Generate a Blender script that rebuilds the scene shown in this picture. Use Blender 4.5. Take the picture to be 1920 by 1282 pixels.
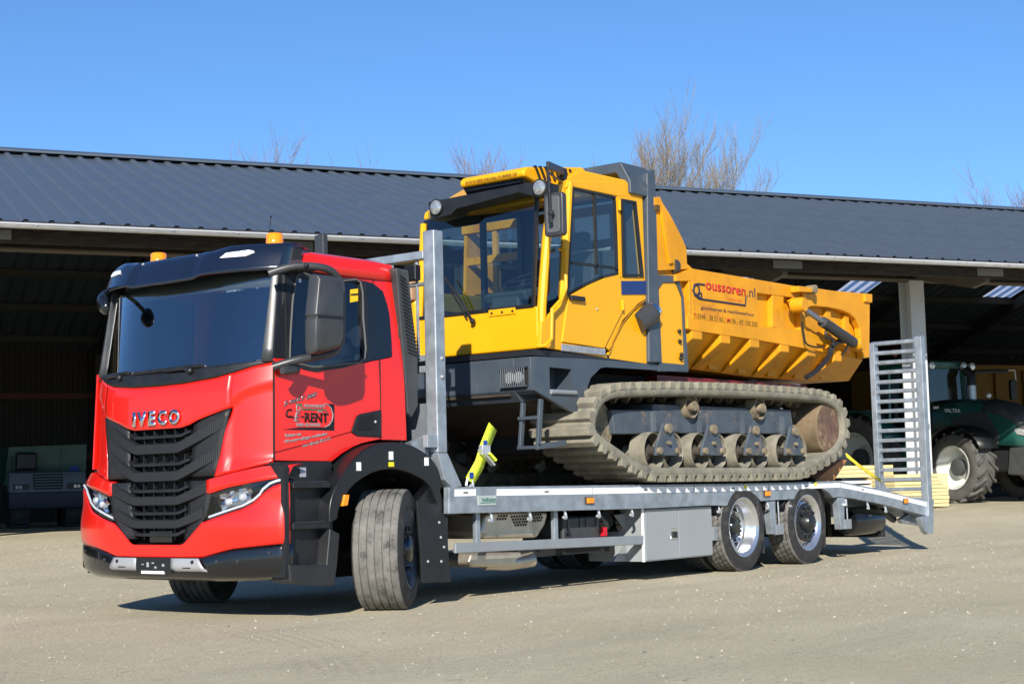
import bpy, bmesh, math, random
from mathutils import Vector, Matrix
for o in list(bpy.data.objects): bpy.data.objects.remove(o)
SC = bpy.context.scene
COL = SC.collection
rad = math.radians
random.seed(7)

# ------------------------------------------------------------------ camera
cd = bpy.data.cameras.new('camera'); cam = bpy.data.objects.new('camera', cd); COL.objects.link(cam)
cd.sensor_width = 36; cd.sensor_fit = 'HORIZONTAL'; cd.lens = 55.75; cd.clip_start = .1; cd.clip_end = 3000
cam.matrix_world = Matrix(((0.62081, -0.05521, -0.78202, -9.215),
                           (-0.78358, -0.07493, -0.61676, -9.646),
                           (-0.02455, 0.99566, -0.08978, 0.944), (0, 0, 0, 1)))
SC.camera = cam
# ------------------------------------------------------------------ light
SUN = Vector((.848, .530, -.487)).normalized()          # direction the light travels
wd = bpy.data.worlds.new('World'); SC.world = wd; wd.use_nodes = True
wn = wd.node_tree; bg = wn.nodes['Background']
sky = wn.nodes.new('ShaderNodeTexSky'); sky.sky_type = 'NISHITA'; sky.sun_disc = False
sky.sun_elevation = math.asin(-SUN.z); sky.sun_rotation = math.atan2(-SUN.x, -SUN.y)
sky.altitude = 0; sky.air_density = 1.0; sky.dust_density = 0; sky.ozone_density = 9
wn.links.new(sky.outputs[0], bg.inputs[0]); bg.inputs[1].default_value = .102
sl = bpy.data.lights.new('sun', 'SUN'); sl.energy = 5.0; sl.angle = rad(.55); sl.color = (1, .93, .82)
so = bpy.data.objects.new('sun', sl); COL.objects.link(so); so.rotation_euler = SUN.to_track_quat('-Z', 'Y').to_euler(); so.location = (-20, -15, 20)
vs = SC.view_settings; vs.view_transform = 'Standard'; vs.look = 'None'; vs.gamma = 1; vs.exposure = .55; vs.use_curve_mapping = False

# ------------------------------------------------------------------ materials
MATS = {}
def mat(name, col, rough=.5, metal=0, coat=0, spec=.5, var=0, vscale=6, bump=0, bscale=60, dirt=None, dscale=3, damt=.5, emit=None, estr=1, stretch=None, coords='Object', dist=.01):
    if name in MATS: return MATS[name]
    m = bpy.data.materials.new(name); m.use_nodes = True; n = m.node_tree; L = n.links
    p = n.nodes['Principled BSDF']
    p.inputs['Base Color'].default_value = (*col, 1); p.inputs['Roughness'].default_value = rough
    p.inputs['Metallic'].default_value = metal; p.inputs['Coat Weight'].default_value = coat
    p.inputs['Coat Roughness'].default_value = .04; p.inputs['Specular IOR Level'].default_value = spec
    tc = n.nodes.new('ShaderNodeTexCoord'); src = tc.outputs[coords]
    if stretch:
        mp = n.nodes.new('ShaderNodeMapping'); mp.inputs['Scale'].default_value = stretch; L.new(src, mp.inputs[0]); src = mp.outputs[0]
    out = None
    if var:
        no = n.nodes.new('ShaderNodeTexNoise'); no.inputs['Scale'].default_value = vscale; no.inputs['Detail'].default_value = 6; L.new(src, no.inputs[0])
        mx = n.nodes.new('ShaderNodeMix'); mx.data_type = 'RGBA'
        mx.inputs[6].default_value = (*[c * (1 - var) for c in col], 1); mx.inputs[7].default_value = (*[min(1, c * (1 + var)) for c in col], 1)
        mr = n.nodes.new('ShaderNodeMapRange'); mr.inputs[1].default_value = .3; mr.inputs[2].default_value = .7; L.new(no.outputs[0], mr.inputs[0])
        L.new(mr.outputs[0], mx.inputs[0]); out = mx.outputs[2]
        rr = n.nodes.new('ShaderNodeMapRange'); rr.inputs[3].default_value = max(.02, rough - .08); rr.inputs[4].default_value = min(1, rough + .1); L.new(no.outputs[0], rr.inputs[0]); L.new(rr.outputs[0], p.inputs['Roughness'])
    if dirt:
        n2 = n.nodes.new('ShaderNodeTexNoise'); n2.inputs['Scale'].default_value = dscale; n2.inputs['Detail'].default_value = 9; n2.inputs['Roughness'].default_value = .7; L.new(src, n2.inputs[0])
        r2 = n.nodes.new('ShaderNodeMapRange'); r2.inputs[1].default_value = .68 - damt * .45; r2.inputs[2].default_value = .82 - damt * .45; L.new(n2.outputs[0], r2.inputs[0])
        m2 = n.nodes.new('ShaderNodeMix'); m2.data_type = 'RGBA'; m2.inputs[7].default_value = (*dirt, 1)
        if out: L.new(out, m2.inputs[6])
        else: m2.inputs[6].default_value = (*col, 1)
        L.new(r2.outputs[0], m2.inputs[0]); out = m2.outputs[2]
    if out: L.new(out, p.inputs['Base Color'])
    if bump:
        n3 = n.nodes.new('ShaderNodeTexNoise'); n3.inputs['Scale'].default_value = bscale; n3.inputs['Detail'].default_value = 5; L.new(src, n3.inputs[0])
        bp = n.nodes.new('ShaderNodeBump'); bp.inputs['Strength'].default_value = bump; bp.inputs['Distance'].default_value = dist; L.new(n3.outputs[0], bp.inputs['Height']); L.new(bp.outputs[0], p.inputs['Normal'])
    if emit:
        p.inputs['Emission Color'].default_value = (*emit, 1); p.inputs['Emission Strength'].default_value = estr
    MATS[name] = m; return m
def glass(name, tint, rough=.0, ior=1.5, gain=1.0):
    if name in MATS: return MATS[name]
    m = bpy.data.materials.new(name); m.use_nodes = True; n = m.node_tree; L = n.links
    n.nodes.remove(n.nodes['Principled BSDF']); out = n.nodes['Material Output']
    t = n.nodes.new('ShaderNodeBsdfTransparent'); t.inputs[0].default_value = (*tint, 1)
    g = n.nodes.new('ShaderNodeBsdfGlossy'); g.inputs['Roughness'].default_value = rough; g.inputs[0].default_value = (.95, .97, 1, 1)
    f = n.nodes.new('ShaderNodeFresnel'); ge = n.nodes.new('ShaderNodeNewGeometry'); io = n.nodes.new('ShaderNodeMapRange'); io.inputs[3].default_value = ior; io.inputs[4].default_value = 1 / ior; L.new(ge.outputs['Backfacing'], io.inputs[0]); L.new(io.outputs[0], f.inputs[0])
    mu = n.nodes.new('ShaderNodeMath'); mu.operation = 'MULTIPLY_ADD'; mu.use_clamp = True; mu.inputs[1].default_value = gain; mu.inputs[2].default_value = .02; L.new(f.outputs[0], mu.inputs[0])
    mx = n.nodes.new('ShaderNodeMixShader'); L.new(mu.outputs[0], mx.inputs[0]); L.new(t.outputs[0], mx.inputs[1]); L.new(g.outputs[0], mx.inputs[2]); L.new(mx.outputs[0], out.inputs[0])
    MATS[name] = m; return m

RED = mat('red_paint', (.68, .012, .006), .30, 0, .6, var=.03, vscale=2)
NAVY = mat('navy_paint', (.006, .010, .024), .22, 0, .6)
BLK = mat('black_plastic', (.010, .011, .013), .42, var=.25, vscale=9, bump=.08, bscale=400, dist=.001)
BLKG = mat('black_gloss', (.006, .007, .009), .18, 0, .5)
GREYP = mat('grey_plastic', (.038, .041, .045), .36, var=.12, vscale=8)
DGREY = mat('dark_interior', (.045, .047, .052), .7, var=.2)
CHROME = mat('chrome', (.82, .83, .85), .07, 1)
ALU = mat('polished_rim', (.62, .64, .67), .22, .85, var=.12, vscale=7)
SILV = mat('silver_plastic', (.38, .39, .41), .35, .3, var=.06)
GALV = mat('galvanised_steel', (.31, .355, .40), .42, .5, var=.22, vscale=9, bump=.1, bscale=30, dist=.002)
GALVS = mat('grey_steel_paint', (.24, .265, .29), .42, .15, var=.06, vscale=5)
WHITE = mat('white_reflective', (.82, .83, .85), .35, var=.04)
RUB = mat('tyre_rubber', (.022, .022, .023), .75, var=.25, vscale=14, dirt=(.09, .085, .075), dscale=6, damt=.35)
TREAD = mat('dusty_tread', (.155, .152, .142), .9, var=.3, vscale=18, dirt=(.06, .058, .055), dscale=9, damt=.45, bump=.4, bscale=55, dist=.004)
YEL = mat('yellow_paint', (.76, .365, .003), .45, 0, .15, .35, var=.04, vscale=3)
YELD = mat('yellow_worn', (.66, .285, .006), .52, 0, .05, .3, var=.13, vscale=3, dirt=(.46, .15, .015), dscale=2.6, damt=.24)
CHAS = mat('slate_paint', (.052, .068, .088), .42, 0, .15, var=.12, vscale=5, dirt=(.12, .115, .10), dscale=5, damt=.14)
CHASD = mat('slate_worn', (.06, .078, .10), .55, var=.2, vscale=6, dirt=(.22, .155, .105), dscale=4, damt=.30, bump=.15, bscale=40)
MUD = mat('dried_mud_rubber', (.205, .192, .148), .92, var=.28, vscale=7, dirt=(.10, .10, .095), dscale=5, damt=.30, bump=.5, bscale=35, dist=.008)
RUST = mat('rusty_drum', (.115, .066, .048), .85, var=.35, vscale=9, dirt=(.28, .20, .12), dscale=5, damt=.4, bump=.3, bscale=50)
MUDST = mat('muddy_steel', (.20, .165, .11), .85, var=.3, vscale=10, dirt=(.07, .06, .05), dscale=7, damt=.35, bump=.4, bscale=40)
AMBER = mat('amber_lens', (.95, .26, .005), .12, 0, .5, emit=(1, .2, 0), estr=.05)
LENS = mat('clear_lens', (.78, .80, .82), .08, .5)
STRAP = mat('lime_strap', (.62, .72, .04), .7, var=.12, vscale=30, bump=.3, bscale=300, dist=.001)
BLUE = mat('blue_label', (.01, .05, .30), .5)
REDI = mat('red_ink', (.55, .008, .02), .45)
INK = mat('dark_ink', (.02, .025, .05), .45)
BLKI = mat('black_ink', (.004, .004, .005), .4)
GINK = mat('grey_ink', (.26, .27, .285), .45)
GRN = mat('green_ink', (.02, .14, .09), .5)
GLASS = glass('tinted_glass', (.36, .43, .50), gain=1.5)
GLASSW = glass('windscreen_glass', (.55, .63, .68), gain=4.2)
GLASSC = glass('clear_cab_glass', (.58, .70, .71), gain=1.7)

# ------------------------------------------------------------------ mesh helpers
ORG = {}
def empty(name, loc=(0, 0, 0), rotz=0, parent=None, local=False):
    o = bpy.data.objects.new(name, None); COL.objects.link(o); o.empty_display_size = .2
    if parent: o.parent = parent
    po = ORG.get(parent, Vector((0, 0, 0)))
    o.location = Vector(loc) - po; o.rotation_euler = (0, 0, rotz)
    ORG[o] = Vector((0, 0, 0)) if local else Vector(loc)
    return o
def tag(o, label=None, cat=None, group=None, kind=None):
    if label: o['label'] = label
    if cat: o['category'] = cat
    if group: o['group'] = group
    if kind: o['kind'] = kind
    return o
def thing(name, label, cat, loc=(0, 0, 0), rotz=0, group=None, local=False):
    return tag(empty(name, loc, rotz, None, local), label, cat, group)
def copy_tree(o, parent=None):
    c = o.copy(); COL.objects.link(c); c.parent = parent; ORG[c] = ORG.get(o, Vector((0, 0, 0)))
    for ch in list(o.children): copy_tree(ch, c)
    return c
class B:
    def __init__(s): s.v = []; s.f = []
    def add(s, vs, fs):
        k = len(s.v); s.v += [tuple(v) for v in vs]; s.f += [tuple(i + k for i in f) for f in fs]; return s
    def box(s, x0, x1, y0, y1, z0, z1):
        return s.add([(x0, y0, z0), (x1, y0, z0), (x1, y1, z0), (x0, y1, z0), (x0, y0, z1), (x1, y0, z1), (x1, y1, z1), (x0, y1, z1)],
                     [(3, 2, 1, 0), (4, 5, 6, 7), (0, 1, 5, 4), (1, 2, 6, 5), (2, 3, 7, 6), (3, 0, 4, 7)])
    def prism(s, pts, ax, a, b):
        # polygon pts in the plane normal to ax ('x': (y,z), 'y': (x,z), 'z': (x,y)), extruded from a to b
        f = {'x': lambda p, c: (c, p[0], p[1]), 'y': lambda p, c: (p[0], c, p[1]), 'z': lambda p, c: (p[0], p[1], c)}[ax]
        n = len(pts)
        return s.add([f(p, a) for p in pts] + [f(p, b) for p in pts],
                     [tuple(range(n)), tuple(range(2 * n - 1, n - 1, -1))] + [(i, (i + 1) % n, n + (i + 1) % n, n + i) for i in range(n)])
    def ring(s, o, i, ax, a, b):
        # frame between an outer and an inner loop of equal length
        f = {'x': lambda p, c: (c, p[0], p[1]), 'y': lambda p, c: (p[0], c, p[1]), 'z': lambda p, c: (p[0], p[1], c)}[ax]
        n = len(o); V = [f(p, a) for p in o] + [f(p, a) for p in i] + [f(p, b) for p in o] + [f(p, b) for p in i]; Fc = []
        for k in range(n):
            j = (k + 1) % n
            Fc += [(k, j, n + j, n + k), (2 * n + k, 3 * n + k, 3 * n + j, 2 * n + j), (k, 2 * n + k, 2 * n + j, j), (n + k, n + j, 3 * n + j, 3 * n + k)]
        return s.add(V, Fc)
    def bar(s, p, q, w, h, up=(0, 0, 1)):
        # rectangular bar from p to q, w wide, h high
        p = Vector(p); q = Vector(q); d = (q - p).normalized(); r = d.cross(Vector(up))
        if r.length < 1e-4: r = d.cross(Vector((1, 0, 0)))
        r.normalize(); u = r.cross(d); V = []
        for c in (p, q):
            for a, b in ((-1, -1), (1, -1), (1, 1), (-1, 1)): V.append(c + r * (a * w / 2) + u * (b * h / 2))
        return s.add(V, [(0, 1, 2, 3), (7, 6, 5, 4), (0, 4, 5, 1), (1, 5, 6, 2), (2, 6, 7, 3), (3, 7, 4, 0)])
    def tube(s, path, r, n=8, caps=True):
        path = [Vector(p) for p in path]; m = len(path); V = []; Fc = []
        rr = r if isinstance(r, (list, tuple)) else [r] * m
        pu = None
        for i, p in enumerate(path):
            d = (path[min(i + 1, m - 1)] - path[max(i - 1, 0)]).normalized()
            if pu is None:
                pu = d.cross(Vector((.3, .2, .9)));
                if pu.length < .1: pu = d.cross(Vector((1, 0, 0)))
            pu = (pu - d * pu.dot(d)).normalized(); w = d.cross(pu)
            for k in range(n):
                a = 2 * math.pi * k / n; V.append(p + (pu * math.cos(a) + w * math.sin(a)) * rr[i])
        for i in range(m - 1):
            for k in range(n):
                j = (k + 1) % n; Fc.append((i * n + k, i * n + j, (i + 1) * n + j, (i + 1) * n + k))
        if caps: Fc += [tuple(range(n - 1, -1, -1)), tuple(range((m - 1) * n, m * n))]
        return s.add(V, Fc)
    def lathe(s, prof, c=(0, 0, 0), ax='y', n=40, a0=0, a1=360):
        # prof: (radius, offset along the axis)
        V = []; Fc = []; m = len(prof); full = abs(a1 - a0) >= 360; nn = n if full else n + 1
        for k in range(nn):
            a = rad(a0 + (a1 - a0) * k / n); ca, sa = math.cos(a), math.sin(a)
            for r, h in prof:
                q = {'y': (r * ca, h, r * sa), 'x': (h, r * ca, r * sa), 'z': (r * ca, r * sa, h)}[ax]
                V.append((c[0] + q[0], c[1] + q[1], c[2] + q[2]))
        for k in range(n):
            j = (k + 1) % nn
            for i in range(m - 1): Fc.append((k * m + i, k * m + i + 1, j * m + i + 1, j * m + i))
        return s.add(V, Fc)
    def grid(s, rows, closed=False):
        m = len(rows[0]); V = [p for r in rows for p in r]; Fc = []
        for i in range(len(rows) - 1):
            for k in range(m if closed else m - 1):
                j = (k + 1) % m; Fc.append((i * m + k, i * m + j, (i + 1) * m + j, (i + 1) * m + k))
        return s.add(V, Fc)
    def poly(s, pts): return s.add(pts, [tuple(range(len(pts)))])
    def ball(s, c, r, n=12, m=8, sc=(1, 1, 1)):
        rows = []
        for i in range(m + 1):
            t = math.pi * i / m
            rows.append([(c[0] + r * sc[0] * math.sin(t) * math.cos(2 * math.pi * k / n), c[1] + r * sc[1] * math.sin(t) * math.sin(2 * math.pi * k / n), c[2] + r * sc[2] * math.cos(t)) for k in range(n)])
        return s.grid(rows, True)
    def mesh(s, name, off=(0, 0, 0), smooth=35, fix=True):
        me = bpy.data.meshes.new(name)
        me.from_pydata([(v[0] - off[0], v[1] - off[1], v[2] - off[2]) for v in s.v], [], s.f)
        bm = bmesh.new(); bm.from_mesh(me); bmesh.ops.remove_doubles(bm, verts=bm.verts, dist=1e-5)
        if fix: bmesh.ops.recalc_face_normals(bm, faces=bm.faces)
        bm.to_mesh(me); bm.free()
        if smooth:
            me.polygons.foreach_set('use_smooth', [True] * len(me.polygons)); me.set_sharp_from_angle(angle=rad(smooth))
        me.update(); return me
    def build(s, name, m, parent=None, bevel=0, smooth=35, solid=0, seg=2, subsurf=0, fix=True, sdir=0):
        me = s.mesh(name, ORG.get(parent, (0, 0, 0)), smooth, fix); me.materials.append(m)
        o = bpy.data.objects.new(name, me); COL.objects.link(o)
        if parent: o.parent = parent; ORG[o] = ORG.get(parent, Vector((0, 0, 0)))
        if subsurf:
            md = o.modifiers.new('subsurf', 'SUBSURF'); md.levels = md.render_levels = subsurf
        if solid:
            md = o.modifiers.new('solid', 'SOLIDIFY'); md.thickness = solid; md.offset = sdir
        if bevel:
            md = o.modifiers.new('bevel', 'BEVEL'); md.width = bevel; md.segments = seg; md.limit_method = 'ANGLE'; md.angle_limit = rad(32); md.harden_normals = bool(smooth)
        return o
def mirror_y(b):
    c = B(); c.v = [(x, -y, z) for x, y, z in b.v]; c.f = [tuple(reversed(f)) for f in b.f]; return c
def text(name, s, m, parent, o, right, up, h=None, w=None, depth=.004, shear=0, bold=0, center=False):
    cu = bpy.data.curves.new('t', 'FONT'); cu.body = s; cu.shear = shear; cu.offset = bold; cu.resolution_u = 3
    ob = bpy.data.objects.new('t', cu); COL.objects.link(ob)
    dg = bpy.context.evaluated_depsgraph_get(); me = bpy.data.meshes.new_from_object(ob.evaluated_get(dg))
    bpy.data.objects.remove(ob); bpy.data.curves.remove(cu)
    xs = [v.co.x for v in me.vertices]; ys = [v.co.y for v in me.vertices]
    x0, x1, y0, y1 = min(xs), max(xs), min(ys), max(ys)
    right = Vector(right).normalized(); up = Vector(up).normalized(); nrm = right.cross(up); o = Vector(o) - Vector(ORG.get(parent, (0, 0, 0)))
    sx = (w / (x1 - x0)) if w else h / (y1 - y0); sy = h / (y1 - y0) if h else sx
    cx = (x0 + x1) / 2 if center else x0
    for v in me.vertices: v.co = o + right * ((v.co.x - cx) * sx) + up * ((v.co.y - y0) * sy)
    bm = bmesh.new(); bm.from_mesh(me)
    r = bmesh.ops.extrude_face_region(bm, geom=bm.faces[:]); bmesh.ops.translate(bm, verts=[e for e in r['geom'] if isinstance(e, bmesh.types.BMVert)], vec=nrm * depth)
    bmesh.ops.recalc_face_normals(bm, faces=bm.faces); bm.to_mesh(me); bm.free()
    me.materials.clear(); me.materials.append(m); me.name = name
    ob = bpy.data.objects.new(name, me); COL.objects.link(ob); ob.parent = parent; ORG[ob] = ORG.get(parent, Vector((0, 0, 0)))
    return ob
def lerp(a, b, t): return a + (b - a) * t
def pw(x, tab):
    if x <= tab[0][0]: return tab[0][1]
    for (a, b), (c, d) in zip(tab, tab[1:]):
        if x <= c: return b + (d - b) * (x - a) / (c - a)
    return tab[-1][1]
def spline(p, n=4, closed=False):
    # Catmull-Rom through the points
    p = [Vector(q) for q in p]; m = len(p); out = []
    for i in range(m if closed else m - 1):
        a = p[(i - 1) % m] if closed or i else p[0]; b_ = p[i]; c = p[(i + 1) % m]; d = p[(i + 2) % m] if closed or i + 2 < m else p[-1]
        for k in range(n):
            t = k / n; out.append(.5 * ((2 * b_) + (c - a) * t + (2 * a - 5 * b_ + 4 * c - d) * t * t + (3 * b_ - a - 3 * c + d) * t ** 3))
    if not closed: out.append(p[-1])
    return [tuple(q) for q in out]
def smooth(t): t = max(0, min(1, t)); return t * t * (3 - 2 * t)
def arc(c, r, a0, a1, n): return [(c[0] + r * math.cos(rad(lerp(a0, a1, i / n))), c[1] + r * math.sin(rad(lerp(a0, a1, i / n)))) for i in range(n + 1)]
def rrect(x0, x1, z0, z1, r, n=4):
    return arc((x1 - r, z0 + r), r, -90, 0, n) + arc((x1 - r, z1 - r), r, 0, 90, n) + arc((x0 + r, z1 - r), r, 90, 180, n) + arc((x0 + r, z0 + r), r, 180, 270, n)

# ================================================================== ground
GX, GY, SROT = 16.25, 1.32, rad(-28.3)                  # foot of the eaves line of the shed, its direction
SE = Vector((math.cos(SROT), math.sin(SROT), 0)); SN = Vector((-math.sin(SROT), math.cos(SROT), 0))
def shed_pt(x, y, z): v = Vector((GX, GY, 0)) + SE * x + SN * y; return (v.x, v.y, z)
def gz(x, y):
    d = (Vector((x - GX, y - GY, 0))).dot(SN)
    return .33 * smooth((d + 4.8) / 7)
def ground():
    def axis(lo, hi, c0, c1, st):
        a = []; x = c0
        while x <= c1: a.append(x); x += st
        s = st; x = c0
        while x > lo: s *= 1.25; x -= s; a.insert(0, x)
        s = st; x = a[-1]
        while x < hi: s *= 1.25; x += s; a.append(x)
        return a
    xs = axis(-500, 900, -12, 40, .6); ys_ = axis(-500, 900, -12, 32, .6)
    b = B(); b.grid([[(x, y, gz(x, y)) for x in xs] for y in ys_])
    m = bpy.data.materials.new('sandy_yard'); m.use_nodes = True; n = m.node_tree; L = n.links; p = n.nodes['Principled BSDF']
    p.inputs['Roughness'].default_value = .95; p.inputs['Specular IOR Level'].default_value = .2
    tc = n.nodes.new('ShaderNodeTexCoord'); O = tc.outputs['Object']
    def noise(sc, det, ro=.6, src=O, dist=0):
        k = n.nodes.new('ShaderNodeTexNoise'); k.inputs['Scale'].default_value = sc; k.inputs['Detail'].default_value = det; k.inputs['Roughness'].default_value = ro; k.inputs['Distortion'].default_value = dist; L.new(src, k.inputs[0]); return k.outputs[0]
    def rng(s, a, b_, c=0, d=1):
        k = n.nodes.new('ShaderNodeMapRange'); k.inputs[1].default_value = a; k.inputs[2].default_value = b_; k.inputs[3].default_value = c; k.inputs[4].default_value = d; L.new(s, k.inputs[0]); return k.outputs[0]
    def mix(f, a, b_):
        k = n.nodes.new('ShaderNodeMix'); k.data_type = 'RGBA'; L.new(f, k.inputs[0])
        for i, c in ((6, a), (7, b_)):
            if isinstance(c, tuple): k.inputs[i].default_value = (*c, 1)
            else: L.new(c, k.inputs[i])
        return k.outputs[2]
    mp = n.nodes.new('ShaderNodeMapping'); mp.inputs['Rotation'].default_value = (0, 0, rad(30)); mp.inputs['Scale'].default_value = (.22, 1.6, 1); L.new(O, mp.inputs[0])
    c = mix(rng(noise(.35, 6), .35, .68), (.50, .45, .305), (.60, .545, .395))
    c = mix(rng(noise(1.1, 8, .65, mp.outputs[0]), .48, .70, 0, .75), c, (.43, .395, .295))          # worn wheel lanes
    c = mix(rng(noise(9, 8, .75), .55, .75, 0, .4), c, (.29, .265, .20))                        # damp crumbs
    pm = rng(noise(.9, 5, .6), .40, .62)                                                           # where the surface is broken up
    def patch(f, amt):
        k = n.nodes.new('ShaderNodeMath'); k.operation = 'MULTIPLY'; L.new(f, k.inputs[0]); q = n.nodes.new('ShaderNodeMath'); q.operation = 'MULTIPLY_ADD'; L.new(pm, q.inputs[0]); q.inputs[1].default_value = amt; q.inputs[2].default_value = .18; L.new(q.outputs[0], k.inputs[1]); return k.outputs[0]
    mp2 = n.nodes.new('ShaderNodeMapping'); mp2.inputs['Rotation'].default_value = (0, 0, rad(-25)); mp2.inputs['Scale'].default_value = (.45, 1.4, 1); L.new(O, mp2.inputs[0])
    c = mix(patch(rng(noise(16, 9, .8, mp2.outputs[0]), .53, .64), .75), c, (.235, .215, .165))
    c = mix(patch(rng(noise(34, 8, .8), .54, .66), .7), c, (.26, .245, .20))
    c = mix(patch(rng(noise(27, 8, .8), .56, .68), .8), c, (.62, .59, .50))
    c = mix(rng(noise(55, 4, .7), .6, .72, 0, .6), c, (.55, .52, .46))                           # pale grit
    c = mix(rng(noise(140, 3, .7), .58, .7, 0, .5), c, (.16, .15, .13))
    # curved tyre tracks left by turning wheels
    for cx, cy, r, w, amp in ((-9.6, 2.0, 6.6, .32, .30), (-9.6, 2.0, 8.6, .32, .25), (-3.0, -12.5, 9.0, .35, .2)):
        v = n.nodes.new('ShaderNodeVectorMath'); v.operation = 'DISTANCE'; L.new(O, v.inputs[0]); v.inputs[1].default_value = (cx, cy, 0)
        a = n.nodes.new('ShaderNodeMath'); a.operation = 'SUBTRACT'; L.new(v.outputs['Value'], a.inputs[0]); a.inputs[1].default_value = r
        ab = n.nodes.new('ShaderNodeMath'); ab.operation = 'ABSOLUTE'; L.new(a.outputs[0], ab.inputs[0])
        wv = n.nodes.new('ShaderNodeMath'); wv.operation = 'PINGPONG'; L.new(ab.outputs[0], wv.inputs[0]); wv.inputs[1].default_value = .045
        g = n.nodes.new('ShaderNodeMath'); g.operation = 'MULTIPLY'; L.new(rng(ab.outputs[0], w * .8, w, 1, 0), g.inputs[0]); L.new(rng(wv.outputs[0], .012, .03), g.inputs[1])
        g2 = n.nodes.new('ShaderNodeMath'); g2.operation = 'MULTIPLY'; L.new(g.outputs[0], g2.inputs[0]); L.new(rng(noise(1.3, 4), .42, .6, 0, amp), g2.inputs[1])
        c = mix(g2.outputs[0], c, (.25, .23, .185))
    L.new(c, p.inputs['Base Color'])
    b1 = n.nodes.new('ShaderNodeBump'); b1.inputs['Strength'].default_value = .9; b1.inputs['Distance'].default_value = .025
    ad = n.nodes.new('ShaderNodeMath'); ad.operation = 'MULTIPLY_ADD'; ad.inputs[1].default_value = .35; L.new(noise(60, 5, .7), ad.inputs[0]); L.new(noise(13, 9, .8), ad.inputs[2])
    L.new(ad.outputs[0], b1.inputs['Height']); L.new(b1.outputs[0], p.inputs['Normal'])
    o = b.build('ground', m, smooth=80); tag(o, kind='structure')
    # loose grit: far too many stones to count
    rnd = random.Random(3); s = B()
    for i in range(4200):
        u = rnd.random() ** .7; d = 5.5 + 17 * u; a = rad(rnd.uniform(16, 88)); x = -9.2 + d * math.cos(a) * 1.05; y = -9.6 + d * math.sin(a)
        r = rnd.choice((.004, .005, .006, .007, .009, .013)) * (1 + .4 * u); z = gz(x, y); t = rnd.random() * 6.3
        V = [(x + r * math.cos(t + k * 2.094) * rnd.uniform(.7, 1.2), y + r * math.sin(t + k * 2.094) * rnd.uniform(.7, 1.2), z - .002) for k in range(3)]
        V.append((x, y, z + r * rnd.uniform(.5, .9)))
        s.add(V, [(0, 1, 3), (1, 2, 3), (2, 0, 3)])
    st = s.build('loose_stones', mat('grit_stone', (.33, .31, .265), .9, var=.45, vscale=40), smooth=0, fix=False); tag(st, 'small loose stones scattered over the sandy yard', 'gravel', kind='stuff')
    s = B(); rnd = random.Random(11)
    for i in range(110):
        d = 5.5 + 16 * rnd.random(); a = rad(rnd.uniform(14, 90)); x = -9.2 + d * math.cos(a); y = -9.6 + d * math.sin(a); r = rnd.uniform(.006, .017)
        s.ball((x, y, gz(x, y) - r * .1), r, 6, 4, (rnd.uniform(.8, 1.8), rnd.uniform(.6, 1.4), .6))
    st = s.build('earth_clods', mat('dark_clod', (.15, .135, .105), .95, var=.4, vscale=30), smooth=0, fix=False); tag(st, 'dark earth crumbs lying on the sandy yard', 'soil', kind='stuff')
ground()

# ================================================================== open barn behind
ROOFM = mat('anthracite_sheet', (.080, .102, .130), .40, .22, var=.06, vscale=1.5)
DARKM = mat('dark_edge', (.012, .013, .015), .7)
GUT = mat('zinc_gutter', (.50, .52, .55), .35, .6, var=.1)
WOODW = mat('weathered_board', (.036, .028, .022), .85, var=.6, vscale=5, stretch=(1, 1, 5))
BEAM = mat('primed_beam', (.10, .085, .07), .7, var=.08, vscale=2)
POST = mat('light_grey_post', (.52, .545, .58), .5, var=.06, vscale=3)
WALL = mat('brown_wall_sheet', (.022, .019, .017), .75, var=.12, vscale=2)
PURL = mat('steel_purlin', (.028, .027, .026), .7, var=.2)
shed = thing('open_barn', 'long open-fronted barn with dark blue grey ribbed metal roof behind the truck', 'barn', (GX, GY, 0), SROT, local=True)
SL = math.tan(rad(17.1)); RY = 9.3; EZ = 4.60; RZ = EZ + RY * SL; BY = 18.6
X0, X1 = -34, 26
def sheet_profile(n_rib=3, pitch=1 / 3, h=.044):
    pts = [(0, 0)]
    for i in range(n_rib):
        c = pitch * (i + .5); pts += [(c - .055, 0), (c - .028, h), (c + .028, h), (c + .055, 0)]
    pts.append((1, 0)); return pts
pf = sheet_profile()
def roof_mesh(y0, z0, y1, z1, nm, m):
    b = B(); b.grid([[(x, y0, z0 + z) for x, z in pf], [(x, lerp(y0, y1, .5), lerp(z0, z1, .5) + z) for x, z in pf], [(x, y1, z1 + z) for x, z in pf]])
    b.grid([[(x, y0, z0 + z) for x, z in pf], [(x, y0 + .012, z0 + z - .004) for x, z in pf]])
    me = b.mesh(nm, smooth=0, fix=False); me.materials.append(m); return me
def link_part(name, me, parent, loc=(0, 0, 0)):
    o = bpy.data.objects.new(name, me); COL.objects.link(o); o.parent = parent; o.location = loc; ORG[o] = Vector((0, 0, 0)); return o
meF = roof_mesh(-.12, EZ - .12 * SL, RY, RZ, 'roof_sheet', ROOFM); meB = roof_mesh(BY, EZ, RY, RZ, 'roof_sheet', ROOFM)
tl = bpy.data.materials.new('translucent_sheet'); tl.use_nodes = True; nt = tl.node_tree; nt.nodes.remove(nt.nodes['Principled BSDF'])
tr = nt.nodes.new('ShaderNodeBsdfTranslucent'); tr.inputs[0].default_value = (.86, .88, .92, 1); nt.links.new(tr.outputs[0], nt.nodes['Material Output'].inputs[0])
SKY_X = (8, 13, 4, 0, 17, -9, -18, -27)
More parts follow.
